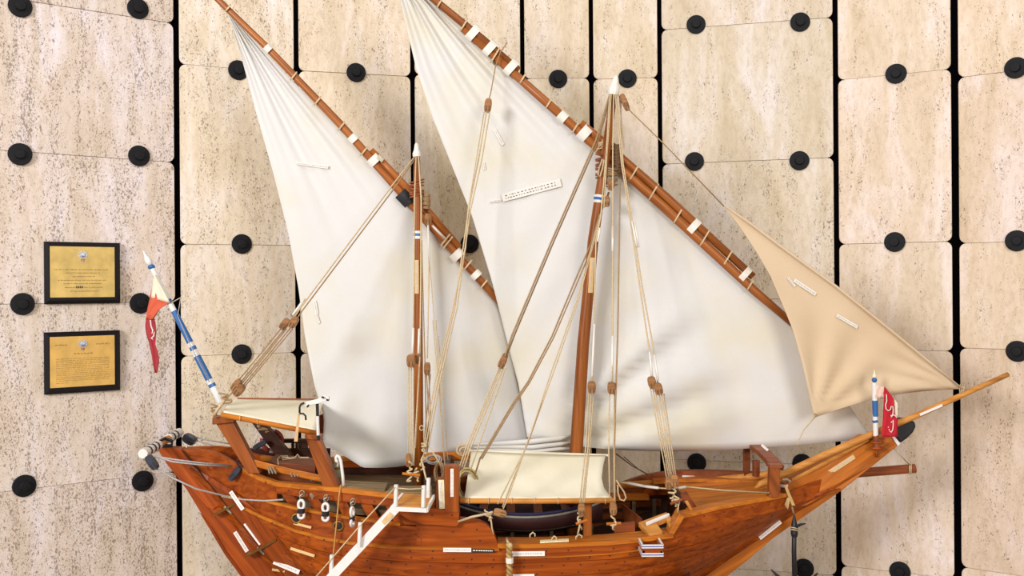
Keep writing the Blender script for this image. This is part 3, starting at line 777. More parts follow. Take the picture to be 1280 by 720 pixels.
# poop: posts, side rail, far bulwark
def quadpost(pts, th, name, mat=W_POST, par=dhow): return slabpx(pts, (0, th, 0), name, mat, par, .003)
quadpost([(268, 527, 3.12), (290, 525, 3.12), (325, 592, 3.12), (310, 592, 3.12)], .035, 'poop_post')
quadpost([(265, 522, 3.105), (292, 519, 3.105), (292, 528, 3.105), (265, 531, 3.105)], .06, 'post_cap')
quadpost([(382, 548, 3.03), (399, 548, 3.03), (424, 610, 3.03), (404, 610, 3.03)], .04, 'poop_post')
quadpost([(381, 543, 3.02), (400, 545, 3.02), (400, 551, 3.02), (381, 549, 3.02)], .055, 'post_cap')
quadpost([(314, 528, 3.46), (331, 530, 3.46), (366, 572, 3.46), (346, 572, 3.46)], .035, 'poop_post', W_DARK)
quadpost([(398, 520, 3.5), (410, 514, 3.5), (412, 530, 3.5), (400, 548, 3.5)], .03, 'poop_post', W_RED)
rl = MB(); secs = []
for px, y in ((313, 573), (340, 580), (370, 587), (403, 594)):
    D = linp([(313, 3.13), (403, 3.06)], px)
    secs.append([P(px, y, D), P(px, y + 9, D), P(px, y + 9, D + .025), P(px, y, D + .025)])
rl.loft(secs); rl.build('poop_rail', W_RAIL, dhow, bevel=.004)
# far bulwark with slots
def farrail(x0, x1, y0, y1, D, name='far_bulwark_plank', mat=W_DARK): slabpx([(x0, y0, D), (x1, y0, D), (x1, y1, D), (x0, y1, D)], (0, .02, 0), name, mat, hull, .001)
farrail(345, 412, 549, 554, 3.56); farrail(305, 412, 561, 596, 3.54)
for x in (364, 369, 374, 386, 396): farrail(x, x + 3, 553, 563, 3.56)
farrail(376, 384, 553, 563, 3.56)
# low deck house on the poop with a loose cord
hs = MB(); hs.slab([P(334, 577, 3.22), P(345, 568, 3.36), P(392, 572, 3.34), P(394, 582, 3.2)], (0, 0, -.07)); set3(hs.build('deck_box', W_RED, None, bevel=.002), 'low wooden box on the poop deck under the aft awning', 'box')
cord = MB(); cord.tube([P(x, y, D) for x, y, D in ((348, 580, 3.21), (347, 574, 3.25), (351, 570, 3.3), (359, 570, 3.3), (361, 574, 3.28), (354, 575, 3.26), (352, 571, 3.28), (362, 573, 3.26), (369, 572, 3.26), (372, 568, 3.26), (375, 572, 3.26), (386, 572, 3.26))], .003, 5)
set3(cord.build('loose_cord', ROPE, None), 'loose pale cord looped on the box under the aft awning', 'cord')
for x0, y0 in ((363, 592), (387, 597), (335, 588)):
    m = MB()
    for j in range(3): m.tube([P(x0 + j*3, y0 - 4, 3.1), P(x0 + 2 + j*4, y0 + 4, 3.08)], .003, 5)
    m.build('wire_fitting', STEEL, dhow)

# ------------------------------------------------------------------ masts
def spar(pts, rs, name, mat, par, n=14): m = MB(); m.tube([P(*p) for p in pts], rs, n); return m.build(name, mat, par, smooth=True)
mm = spar([(767, 117, 3.31), (757.5, 190, 3.31), (741.5, 300, 3.305), (729, 430, 3.30), (720.5, 560, 3.295), (713, 672, 3.29)], [.0125, .0165, .0195, .0215, .0235, .025], 'main_mast', W_MAST, dhow)
def taper(p0, p1, r0, r1, name, mat, par): m = MB(); m.tube([P(*p0), P(*p0).lerp(P(*p1), .5), P(*p1)], [r0, (r0+r1)/2, r1], 12); return m.build(name, mat, par)
m = MB(); m.lathe(P(766.5, 119, 3.31), P(770.5, 94, 3.31) - P(766.5, 119, 3.31), [(0, .018), (.012, .0205), (.03, .0195), (.034, .015), (.05, .0125), (.066, .008), (.072, .002)], 12); m.build('masthead_wrap', TAPE, mm)
for y, mt in ((245.5, WHITE), (248.5, BLUE), (252, WHITE)):
    x = linp([(190, 757.5), (300, 741.5)], y); m = MB(); m.tube([P(x + .2, y - 1.7, 3.307), P(x - .2, y + 1.7, 3.307)], .0200, 14); m.build('tape_band', mt, mm)
mz = spar([(521, 192, 3.31), (521.5, 250, 3.31), (522.5, 350, 3.305), (523, 450, 3.30), (523.5, 606, 3.295)], [.0115, .0145, .0155, .0165, .018], 'mizzen_mast', W_MAST, dhow)
m = MB(); m.lathe(P(521, 196, 3.31), P(520.5, 178, 3.31) - P(521, 196, 3.31), [(0, .0145), (.012, .0150), (.024, .010), (.046, .0065), (.05, .002)], 12); m.build('masthead_wrap', TAPE, mz)
for y, mt in ((290.5, WHITE), (293.5, BLUE), (297, WHITE)): m = MB(); m.tube([P(522, y - 1.7, 3.307), P(522, y + 1.7, 3.307)], .0162, 14); m.build('tape_band', mt, mz)
# mast foot band, prop of the awning
m = MB(); m.tube([P(714.5, 637, 3.292), P(714, 644, 3.292)], .0268, 14); m.build('mast_collar', ROPE_G, mm)

# ------------------------------------------------------------------ yards
def line_pt(a, b, x): t = (x - a[0]) / (b[0] - a[0]); return (x, a[1] + (b[1] - a[1]) * t)
YB0, YB1 = (578.5, 35.5), (992, 405.5)
myard = spar([(578.5, 35.5, 3.362), (703, 145.5, 3.362), (830, 259, 3.362), (946, 366, 3.362), (992, 405.5, 3.362)], [.0135, .0165, .0175, .016, .0125], 'main_yard', W_YARD, dhow)
spar([(380, -140, 3.362), (548, 4, 3.362), (603, 49, 3.362), (648, 88, 3.362)], [.011, .0135, .0145, .0135], 'yard_spar', W_YARD, myard)
spar([(726, 153.5, 3.362), (745, 170, 3.362), (837, 250, 3.362), (941, 345.5, 3.362)], [.0125, .0150, .0160, .0140], 'yard_spar', W_YARD, myard)
zy = spar([(255, -18, 3.372), (273, 0, 3.372), (335, 60.5, 3.372), (427, 157, 3.372), (520, 262, 3.372), (560, 306, 3.385), (600, 350, 3.415), (640, 394, 3.445)], [.0105, .0115, .0130, .0145, .0150, .0146, .014, .0135], 'mizzen_yard', W_YARD, dhow)
spar([(464.5, 187.5, 3.372), (490, 215, 3.372), (530, 258, 3.372), (574, 309, 3.39)], [.0105, .0135, .0140, .012], 'yard_spar', W_YARD, zy)
def ringband(px, py, ux, uy, half, D, mat, name, par, width, n=14, flat=.021):
    """band round a yard: half = half width across (px), width along (px)"""
    l = math.hypot(ux, uy); ux, uy = ux/l, uy/l; nx, ny = -uy, ux
    m = MB(); secs = []
    for s in (-.5, .5):
        secs.append([P(px + ux*s*width + nx*half*math.cos(a), py + uy*s*width + ny*half*math.cos(a), D + flat*math.sin(a)) for a in [2*math.pi*k/n for k in range(n)]])
    m.loft(secs); return m.build(name, mat, par, smooth=False)
U = (.745, .667)
for px, py, half, wd in ((591, 41, 11, 10), (612, 60, 10.5, 10), (638.5, 84, 11, 10), (703, 146, 7.2, 11), (731, 166, 11, 12), (866.5, 284, 11.5, 9), (931, 343.5, 11, 8)):
    ringband(px, py, U[0], U[1], half, 3.362, TAPE, 'tape_band', myard, wd)
for px, py, half in ((549, 4.5, 6), (580, 31, 8.5), (619, 69, 10.5), (653.5, 98, 7), (686, 129, 7), (719, 160, 7.5), (750, 181, 10.5), (792, 217, 11), (817, 240, 11.5), (848, 269, 11.5), (881, 297.5, 11.5), (909.5, 323, 11.5), (938, 356, 8)):
    ringband(px, py, U[0] + .1, U[1] - .16, half + .8, 3.362, ROPE, 'lashing', myard, 2.0)
UZ = (.69, .72)
def zD(x): return linp([(520, 3.372), (560, 3.385), (600, 3.415), (640, 3.445)], x)
for px, py, half, wd in ((334.5, 60.5, 6, 8), (441, 173, 6.8, 9), (467.5, 200, 9, 10), (571, 319, 9, 10), (595, 343.5, 7, 8)):
    ringband(px, py, UZ[0], UZ[1], half, zD(px), TAPE, 'tape_band', zy, wd)
for px, py, half in ((285, 10, 5), (367, 95, 6), (397, 126, 6.2), (427, 157.5, 6.4), (455, 189, 6.6), (557, 299.5, 9.5), (560, 303, 9.5), (605, 355, 7), (585, 331, 7)):
    ringband(px, py, UZ[0] + .1, UZ[1] - .1, half + .8, zD(px), ROPE, 'lashing', zy, 2.0)
ringband(507, 247, UZ[0], UZ[1], 9.5, 3.372, IRON, 'black_wrap', zy, 18)
slabpx([(474, 193, 3.35), (480, 199, 3.35), (477, 203, 3.35), (471, 197, 3.35)], (0, .003, 0), 'clear_tape', STEEL, zy, 0)

# parrel lashings where yards cross masts
def bundle(cx, cy, D, w, h, n, mat, name, par, seed, r=.0035):
    q = random.Random(seed); m = MB()
    for k in range(n):
        y = cy - h/2 + h*k/max(1, n-1) + q.uniform(-1, 1); tilt = q.uniform(-.35, .35)
        pts = [P(cx + w/2*math.cos(a), y + tilt*w/2*math.cos(a), D + .03*math.sin(a)) for a in [2*math.pi*j/10 for j in range(10)]]
        m.tube(pts, r, 5, closed=True)
    return m.build(name, mat, par, smooth=True)
bundle(752, 208, 3.325, 14, 26, 12, wood('reddish_rope', lin(150, 84, 54), lin(112, 58, 36)), 'parrel_lashing', dhow, 1)
bundle(772, 198, 3.345, 9, 34, 22, ROPE_D, 'parrel_lashing', dhow, 2, .004)
bundle(765, 222, 3.32, 13, 22, 9, ROPE_B, 'parrel_lashing', dhow, 5, .003)
bundle(758, 182, 3.335, 20, 6, 4, ROPE, 'parrel_lashing', dhow, 3, .0025)
bundle(521, 236, 3.325, 17, 18, 7, wood('reddish_rope_mizzen', lin(160, 92, 54), lin(112, 58, 36)), 'parrel_lashing', dhow, 4)
bundle(533, 251, 3.335, 8, 17, 11, ROPE_B, 'parrel_lashing', dhow, 6, .0036)
block(758, 252, 3.28, 0, 13, 9, BLOCKW, dhow)
block(764, 231, 3.29, 10, 14, 8, BLOCKW, dhow)
rope([(761, 240, 3.28), (759, 246, 3.28)], .004, ROPE_D, 'strop')
m = MB(); m.tube([P(x, y, 3.283) for x, y in ((753, 199), (749, 210), (747.5, 219), (750, 221), (753, 211), (755, 200))], .003, 6, closed=True); m.build('rope_loop', ROPE, dhow)

# ------------------------------------------------------------------ sails
def sail(left, right, sagf, Df, name, mat, nu=48, nv=64, solid=.002):
    rows = []
    for j in range(nv + 1):
        v = j / nv; a = curve(left, v); b_ = curve(right, v); row = []
        for i in range(nu + 1):
            u = i / nu; px = a[0] + (b_[0] - a[0]) * u; py = a[1] + (b_[1] - a[1]) * u
            dx, dy = sagf(u, v); px += dx; py += dy
            row.append(P(px, py, Df(u, v, px, py)))
        rows.append(row)
    m = MB(); m.grid(rows)
    o = m.build(name, mat, dhow, smooth=True, solid=solid)
    return o, BVHTree.FromPolygons(m.v, m.f)
def resample(pts, fr):   # insert explicit arc fractions by giving control points
    return pts
def smooth01(x): x = min(max(x, 0), 1); return x*x*(3 - 2*x)
# main sail
def main_D(u, v, px, py):
    D = 3.385 + .018 * math.sin(math.pi*u) * smooth01(v*1.2) - .03 * math.sin(math.pi*min(1, u)) * smooth01((v - .55)/.4)
    pl = (1 - smooth01((py - 20) / 300)) * (1 - smooth01((u - .75)/.25)) * smooth01(v * 12)
    D += pl * (.009 * math.sin(u*24 + 1.5*math.sin(v*5)) + .005 * math.sin(u*41 + 1))
    ang = math.atan2(585 - py, px - 640); rad = math.hypot(px - 640, py - 585)
    lo = smooth01((rad - 60) / 90) * (1 - smooth01((rad - 210) / 130)) * smooth01((v - .5)/.2) * (1 - smooth01((ang - .75)/.3))
    D += lo * (.021 * math.sin(ang * 23 - .3) + .006 * math.sin(ang * 41))
    sd = smooth01((py - 525) / 22) * (1 - smooth01((px - 720) / 90)); D += sd * .008 * math.sin(py * .55)
    D += .002 * math.sin(px*.05 + py*.02) * math.sin(py*.043)
    return D
mleft = [(440, -92), (470, -50), (500, -2), (520, 85), (540, 145), (562, 200), (590, 270), (615, 352), (632, 420), (648, 480), (659, 546)]
mright = [(444, -94), (548, 8), (604, 58), (660, 108), (720, 160), (800, 234), (850, 278), (900, 324), (950, 373), (991, 409), (1012, 438), (1045, 484), (1091, 548)]
main_sail, BV_MAIN = sail(mleft, mright, lambda u, v: (0, 17 * smooth01((v - .7)/.3) * (math.sin(math.pi * u**.75)) ** 1 * (1 if True else 0)), main_D, 'main_sail', SAIL, 72, 80)
main_sail['label'] = 'large white lateen main sail'
# mizzen sail
def miz_D(u, v, px, py):
    D = 3.395 + .02 * math.sin(math.pi*u) * smooth01(v*1.3) + .062 * smooth01((px - 525) / 95)
    pl = (1 - smooth01((py - 60) / 330)) * (1 - smooth01((u - .7)/.3)) * smooth01(v * 10)
    D += pl * (.008 * math.sin(u*20 + 1) + .005 * math.sin(u*37 + 2*v))
    co = smooth01((v - .72)/.28) * (1 - smooth01((u - .05)/.45))
    D += co * (.016 * math.sin(px*.085 + (py-500)*.03) - .02)
    D += .002 * math.sin(px*.06 + 1) * math.sin(py*.03)
    lo = smooth01((v - .8)/.2) * smooth01((u - .1)/.2); D += lo * .006 * math.sin(px*.05 - py*.06)
    return D
zleft = [(274, 4), (284, 14), (303, 75), (320, 140), (342, 218), (360, 290), (373, 360), (381, 420), (393, 482), (405, 520), (404, 553)]
zright = [(276, 5), (300, 32), (380, 115), (460, 198), (540, 290), (600, 357), (622, 382), (640, 450), (662, 556)]
def zsag(u, v):
    s = smooth01((v - .75)/.25); return (0, s * (31 * min(1, u*5.2) * (1 - smooth01((u - .25)/.75)) if u < 1 else 0))
miz_sail, BV_MIZ = sail(zleft, zright, zsag, miz_D, 'mizzen_sail', SAIL, 60, 60)
miz_sail['label'] = 'smaller white aft lateen sail'
# rolled foot of the mizzen sail resting behind the awning
for k, (ya_, yb_, r_) in enumerate(((555.5, 549, .009), (559.5, 556, .008), (563, 562, .007))):
    m = MB(); m.tube([P(590 + k*2, ya_, 3.345), P(625, ya_ - 1, 3.34), P(665, yb_ + 3, 3.345), P(700, yb_ - 1, 3.35), P(716, yb_ - 5 + 2*k, 3.36)], [.004, r_, r_*1.1, r_, .004], 10); m.build('furled_fold', SAIL, main_sail, smooth=True)
# jib
def jib_D(u, v, px, py):
    D = 3.27 + .02*math.sin(math.pi*u)*smooth01(v*1.3)
    f = math.atan2(523 - py, px - 1017); rad = math.hypot(px - 1017, py - 523)
    D += .009 * math.sin(f * 13 + .5) * smooth01(rad/40) * (1 - smooth01((rad - 60)/110))
    e = math.hypot(px - 1203, py - 486); D += .005*math.sin(math.atan2(py-486, 1203-px)*26) * (1 - smooth01((e - 40)/110)) * smooth01(e/20)
    return D
jleft = [(904, 256), (925, 284), (945, 314), (963, 345), (980, 385), (992, 415), (1003, 455), (1011, 490), (1018, 522)]
jright = [(906, 257), (940, 281), (980, 311), (1045, 358), (1100, 402), (1160, 451), (1203, 486)]
jib, BV_JIB = sail(jleft, jright, lambda u, v: (0, -9 * smooth01((v - .8)/.2) * math.sin(math.pi*u)), jib_D, 'jib_sail', JIB, 40, 44)
jib['label'] = 'beige triangular jib'
hem = MB(); hem.tube([P(x, y, 3.262) for x, y in jright], [.002, .0045, .005, .005, .005, .0045, .003], 8); hem.build('luff_hem', JIB, jib, smooth=True)

def bvD(bv, px, py, d=3.38):
    o = Vector((0, 0, CZ)); h = bv.ray_cast(o, (P(px, py, 1.0) - o).normalized()); return h[0].y if h[0] else d
def strip(p0, p1, w, par, mat, Dfun, name='name_strip', text=0, ink=None, off=.004, th=.0015):
    """paper label: p0-p1 the centre line in px, w its width in px; follows the surface under it"""
    dx, dy = p1[0]-p0[0], p1[1]-p0[1]; l = math.hypot(dx, dy); nx, ny = -dy/l, dx/l
    m = MB(); K = 4; front = []
    Ds = [Dfun(p0[0] + dx*j/K, p0[1] + dy*j/K) for j in range(K + 1)]
    fit = [Ds[0] + (Ds[-1] - Ds[0]) * j / K for j in range(K + 1)]; dev = min(d - f for d, f in zip(Ds, fit)); Ds = [f + min(dev, 0) for f in fit]
    def D_(t): 
        k = min(int(t*K), K-1); return Ds[k] + (Ds[k+1]-Ds[k])*(t*K-k) - off
    secs = []
    for j in range(K + 1):
        t = j / K; x, y = p0[0]+dx*t, p0[1]+dy*t
        a, b_ = P(x + nx*w/2, y + ny*w/2, D_(t)), P(x - nx*w/2, y - ny*w/2, D_(t)); secs.append([a, b_, b_ + Vector((0, th, 0)), a + Vector((0, th, 0))])
    m.loft(secs)
    m.mi = 1; q = random.Random(int(p0[0]*7 + p0[1]))
    for ln_ in range(text):
        s0 = ((ln_ + 1) / (text + 1) - .5) * w; t = .06
        while t < .92:
            dt = q.uniform(.03, .09) * 30 / max(l, 20); t2 = min(t + dt, .95); hh = w * (.14 if text == 1 else .06)
            def pt(tt, s): return P(p0[0] + dx*tt + nx*s, p0[1] + dy*tt + ny*s, D_(tt) - .0007)
            m.slab([pt(t, s0-hh), pt(t2, s0-hh), pt(t2, s0+hh), pt(t, s0+hh)], (0, .0005, 0)); t = t2 + q.uniform(.015, .04)
    return m.build(name, [mat, ink or INK], par)
sm = lambda x, y: bvD(BV_MAIN, x, y)
strip((627.5, 247.5), (701, 228), 10, main_sail, TAPE, sm, text=2, off=.008, ink=INKD)
for a, b_, w in (((618, 162), (629, 181), 4), ((604, 203), (606, 212), 3), ((612, 252), (627, 250), 3)): strip(a, b_, w, main_sail, TAPE, sm, text=1, off=.006)
sz = lambda x, y: bvD(BV_MIZ, x, y)
for a, b_, w in (((371, 203.5), (390, 207), 3.5), ((388, 206), (410, 209), 4), ((393, 376), (396, 392), 4), ((395, 392), (399, 404), 3)): strip(a, b_, w, miz_sail, TAPE, sz, text=1, off=.006)
sj = lambda x, y: bvD(BV_JIB, x, y, 3.27)
for a, b_, w in (((985, 347), (994, 358), 3), ((993, 350), (1020, 368), 4.5), ((1046, 394), (1072, 409), 4)): strip(a, b_, w, jib, TAPE, sj, text=1, off=.006)

# ------------------------------------------------------------------ rigging
T1 = .0026
rope([(762, 119, 3.29), (745, 175, 3.25), (690, 300, 3.14), (640, 419, 3.04), (631, 446, 3.01)], .0034, ROPE_B, 'backstay')
rope([(764, 119, 3.295), (748, 175, 3.26), (693, 300, 3.15), (643, 419, 3.05), (633, 446, 3.015)], .0028, ROPE_B, 'backstay')
block(628, 453, 3.0, 25, 15, 9, BLOCKW, dhow); block(630, 448, 3.03, 25, 13, 8, BLOCKW, dhow)
for a, b_ in ((624, 573), (626, 576), (629, 579), (632, 588)): rope([(a, 460, 3.0), (b_ + 10, 558, 2.96), (b_, 588, 2.95)], .0024, ROPE, 'tackle_line')
rope([(749, 268, 3.28), (741, 299, 3.25), (719, 350, 3.19), (690, 420, 3.10), (660, 477, 3.04), (640, 506, 3.01), (600, 573, 2.98), (594, 592, 2.98)], .003, ROPE_B, 'running_line')
rope([(751, 268, 3.28), (744, 300, 3.25), (722, 352, 3.19), (692, 422, 3.10), (662, 478, 3.04), (642, 507, 3.01), (602, 574, 2.98)], .0026, ROPE_B, 'running_line')
rope([(752, 262, 3.28), (722, 372, 3.15), (690, 462, 3.04), (664, 540, 2.95), (628, 634, 2.87)], .0022, ROPE, 'running_line')
rope([(753, 262, 3.28), (724, 372, 3.15), (693, 462, 3.04), (659, 556, 2.94), (622, 630, 2.87)], .0022, ROPE, 'running_line')
rope([(657, 560, 2.93), (634, 625, 2.87), (629, 636, 2.86)], .002, ROPE, 'running_line')
block(625, 641, 2.86, -75, 16, 9, BLOCKW, dhow)
rope([(573, 652, 2.93), (590, 646, 2.9), (605, 643, 2.87), (616, 640, 2.86)], .0042, ROPE, 'hitch_line')
def knot(px, py, D, w, h, n, mat, par, seed, r=.003, name='rope_knot'):
    q = random.Random(seed); m = MB(); pts = []
    for k in range(n): pts.append(P(px + q.uniform(-w, w)/2, py + h*(k/(n-1) - .5) + q.uniform(-2, 2), D + q.uniform(-.012, .012)))
    out = []
    for i in range(len(pts) - 1):
        for j in range(3): 
            t = j/3; p0 = pts[max(i-1, 0)]; p1 = pts[i]; p2 = pts[i+1]; p3 = pts[min(i+2, len(pts)-1)]
            out.append(.5*((2*p1) + (p2-p0)*t + (2*p0-5*p1+4*p2-p3)*t*t + (3*p1-p0-3*p2+p3)*t**3))
    m.tube(out, r, 5); return m.build(name, mat, par, smooth=True)
knot(610, 645, 2.86, 11, 12, 9, ROPE, dhow, 4)
rope([(613, 645, 2.86), (615, 660, 2.87), (617, 668, 2.875)], .0026, ROPE, 'rope_tail')
# shrouds, near side of main mast
def shroud(pts, wh, blk, low, lowblk, kn, mat=ROPE, ang=0, nlow=3):
    rope(pts, T1, mat, 'shroud')
    for a in wh: rope(a, .0042, TAPE, 'taped_section')
    for b_ in blk: block(b_[0], b_[1], b_[2], ang, 15, 10, BLOCKW, dhow)
    for a in low: rope(a, .0022, ROPE, 'tackle_line')
    for b_ in lowblk: block(b_[0], b_[1], b_[2], b_[3] if len(b_) > 3 else 0, 15, 9, BLOCKW, dhow)
    for k_ in kn: knot(k_[0], k_[1], k_[2], k_[3], k_[4], 10, ROPE, dhow, int(k_[0]), .0032)
rope([(762, 118, 3.285), (758, 190, 3.235), (751, 270, 3.19), (745, 300, 3.165), (741, 440, 3.06), (740, 476, 3.03)], T1, ROPE, 'shroud')
shroud([(764, 118, 3.285), (758.5, 195, 3.235), (755, 260, 3.19)], [[(750, 285, 3.175), (747, 302, 3.165)], [(743, 405, 3.08), (740, 472, 3.035)]], [(739.5, 484, 3.02)],
       [[(736, 490, 3.02), (732, 560, 2.96), (725, 628, 2.9)], [(739, 490, 3.015), (735, 560, 2.955), (728, 628, 2.9)], [(742, 490, 3.02), (737, 560, 2.96), (730, 628, 2.9)]],
       [(727, 637, 2.89)], [(725, 652, 2.89, 7, 18)])
rope([(725, 655, 2.89), (722, 669, 2.9)], .003, ROPE, 'rope_tail')
shroud([(767, 118, 3.285), (766, 190, 3.23), (766, 300, 3.15), (765.5, 440, 3.05), (765, 477, 3.02)], [[(766, 283, 3.165), (765.7, 314, 3.14)], [(765.7, 420, 3.065), (765, 474, 3.025)]], [(764.5, 485, 3.015)],
       [[(762, 490, 3.015), (761, 560, 2.955), (762, 622, 2.9)], [(768, 490, 3.015), (767.5, 560, 2.955), (768, 626, 2.9)]],
       [(766.5, 636, 2.89)], [(766, 653, 2.89, 8, 20)])
rope([(775, 226, 3.2), (774, 300, 3.15), (772, 420, 3.06), (769.5, 500, 3.0), (768, 560, 2.955), (769, 628, 2.9)], .0028, ROPE_B, 'shroud')
m = MB(); m.tube([P(758, 655, 2.885), P(776, 654, 2.885)], .0045, 8); m.build('belaying_pin', W_RAIL, dhow)
m = MB(); m.tube([P(720, 655, 2.885), P(734, 650, 2.885)], .0045, 8); m.build('belaying_pin', W_RAIL, dhow)
rope([(770, 600, 2.95), (774, 606, 2.95), (780, 615, 2.95), (782.5, 622, 2.95), (780, 626, 2.95), (775, 624, 2.95), (772.5, 616, 2.95), (772, 606, 2.95)], .0028, ROPE, 'rope_loop')
shroud([(769, 118, 3.285), (777, 205, 3.225), (786, 262, 3.185), (800, 360, 3.12), (812, 440, 3.06), (815, 474, 3.04)], [[(793, 277, 3.175), (798, 309, 3.15)], [(812, 440, 3.06), (815, 470, 3.04)]], [(815, 478, 3.03), (823, 486, 3.02)],
       [[(813, 485, 3.03), (833, 596, 2.96)], [(816, 485, 3.03), (836, 596, 2.96)], [(820, 492, 3.02), (838, 596, 2.955)], [(824, 492, 3.02), (840, 598, 2.955)], [(827, 492, 3.02), (843, 600, 2.955)], [(830, 492, 3.03), (846, 604, 2.955)]],
       [(836, 604, 2.95, 0), (843, 601, 2.945, 0)], [(840, 618, 2.95, 10, 18), (846, 627, 2.95, 8, 14)], ang=-12)
rope([(771, 118, 3.285), (779, 205, 3.225), (788, 262, 3.185), (803, 360, 3.12), (817, 436, 3.06), (822, 478, 3.035)], T1, ROPE, 'shroud')
rope([(790, 277, 3.17), (796, 308, 3.148)], .0042, TAPE, 'taped_section'); rope([(818, 444, 3.055), (822.5, 476, 3.03)], .0042, TAPE, 'taped_section')
m = MB(); m.tube([P(838, 630, 2.94), P(853, 624, 2.94)], .0045, 8); m.build('belaying_pin', W_RED, dhow)
rope([(848, 630, 2.95), (847, 642, 2.97)], .003, ROPE, 'rope_tail')
slabpx([(856, 627, 3.05), (860, 626, 3.05), (868, 640, 3.05), (864, 641, 3.05)], (0, .01, 0), 'pale_slat', W_PALE, dhow)
slabpx([(851, 620, 3.1), (858, 614, 3.1), (874, 638, 3.1), (866, 642, 3.1)], (0, .02, 0), 'fore_bitt', W_RED, dhow)
# taped line across the waist
rope([(774, 603, 3.2), (785, 604, 3.18), (823, 610, 3.05), (838, 611, 2.98), (858, 608.5, 3.0), (905, 613, 3.05), (961, 616, 3.13)], .0026, ROPE, 'waist_line')
rope([(785, 604, 3.178), (806, 608, 3.11), (823, 610, 3.048)], .0048, TAPE, 'taped_section'); rope([(848, 610, 2.99), (857, 608.5, 3.0)], .0048, TAPE, 'taped_section')
# halyard of the jib and its block
block(781, 128, 3.29, -22, 22, 7, BLOCKW, dhow)
rope([(773, 117, 3.3), (776, 121, 3.295)], .003, ROPE, 'strop')
rope([(784, 135, 3.29), (828, 178, 3.285), (905, 258, 3.27)], .0022, ROPE_B, 'jib_halyard')
rope([(1018, 522, 3.27), (1005, 537, 3.26), (996, 556, 3.22)], .0018, ROPE, 'jib_sheet')
m = MB()
for x in (1201, 1203.5, 1206): m.tube([P(x + 1.5*math.cos(a), 487 + (x-1201)*.1 + 6.5*math.sin(a), 3.28 + .013*math.cos(a)) for a in [j*math.pi/4 for j in range(8)]], .0018, 5, closed=True)
m.build('tack_lashing', ROPE, bowsprit)
knot(1017, 521, 3.26, 5, 6, 6, ROPE, jib, 9, .002)
rope([(777, 178, 3.31), (776, 125, 3.31)], .0022, ROPE_G, 'stay'); rope([(774, 119, 3.30), (780, 185, 3.28)], .0022, ROPE, 'stay')
# outhaul from main yard to the deck
rope([(634, 53, 3.33), (629, 60, 3.33), (626, 64, 3.33), (619, 84, 3.33), (613, 118, 3.3), (611, 124, 3.3)], .0022, ROPE_B, 'topping_line')
block(610, 132, 3.29, 8, 17, 9, BLOCKW, dhow)
rope([(608, 140, 3.28), (598, 200, 3.26), (586, 260, 3.22), (568, 385, 3.15), (546, 480, 3.08), (532, 560, 3.0)], .0026, ROPE, 'topping_line')
rope([(612, 140, 3.28), (602, 200, 3.26), (588, 262, 3.22), (571, 385, 3.15), (549, 480, 3.08), (535, 560, 3.0)], .0026, ROPE, 'topping_line')
rope([(605, 140, 3.28), (585, 262, 3.22), (582, 310, 3.19), (565, 390, 3.145), (543, 480, 3.075), (529, 562, 3.0)], .0022, ROPE, 'topping_line')
knot(530, 565, 2.99, 9, 22, 12, ROPE, dhow, 21, .0036); knot(527, 580, 2.985, 7, 14, 8, ROPE, dhow, 22, .0032)
rope([(527, 575, 2.985), (531, 592, 2.97), (533, 600, 2.96)], .0034, ROPE, 'rope_tail')
m = MB(); m.tube([P(527 + 2.5*math.cos(a), 535 + 3*math.sin(a), 3.25) for a in [k*math.pi/5 for k in range(10)]], .0022, 5, closed=True); m.build('ring', ROPE, dhow)
# thin lines behind
for a, b_ in (((541, 400, 3.3), (557, 590, 3.2)), ((545, 400, 3.3), (556, 590, 3.2)), ((548, 420, 3.3), (560, 575, 3.2))): rope([a, b_], .0014, ROPE, 'thin_line')
rope([(538, 560, 3.0), (552, 583, 3.0)], .0026, ROPE, 'hitch_line')
# mizzen backstay
rope([(519, 195, 3.3), (490, 232, 3.27), (430, 312, 3.2), (376, 384, 3.13), (366, 400, 3.12)], T1, ROPE, 'backstay')
rope([(520, 197, 3.3), (493, 235, 3.27), (433, 315, 3.2), (378, 388, 3.13), (370, 400, 3.12)], T1, ROPE_B, 'backstay')
rope([(381, 373, 3.14), (366, 394, 3.122)], .0048, TAPE, 'taped_section')
block(356, 405, 3.11, 38, 15, 9, BLOCKW, dhow); block(367, 403, 3.105, 32, 15, 9, BLOCKW, dhow)
for a, b_ in (((352, 410), (296, 478)), ((355, 412), (299, 480)), ((358, 411), (301, 481)), ((363, 410), (303, 483)), ((366, 411), (305, 484))): rope([(a[0], a[1], 3.11), (b_[0], b_[1], 3.10)], .002, ROPE_B, 'tackle_line')
block(295, 481, 3.09, 38, 16, 8, BLOCKW, dhow); block(299, 488, 3.085, 40, 16, 10, BLOCKW, dhow)
rope([(291, 488, 3.09), (282, 498, 3.09), (272, 512, 3.09), (266, 521, 3.09)], .0055, ROPE, 'lanyard')
knot(281, 500, 3.085, 16, 14, 9, ROPE_B, dhow, 31, .0032); knot(268, 513, 3.085, 10, 14, 8, ROPE_B, dhow, 32, .003)
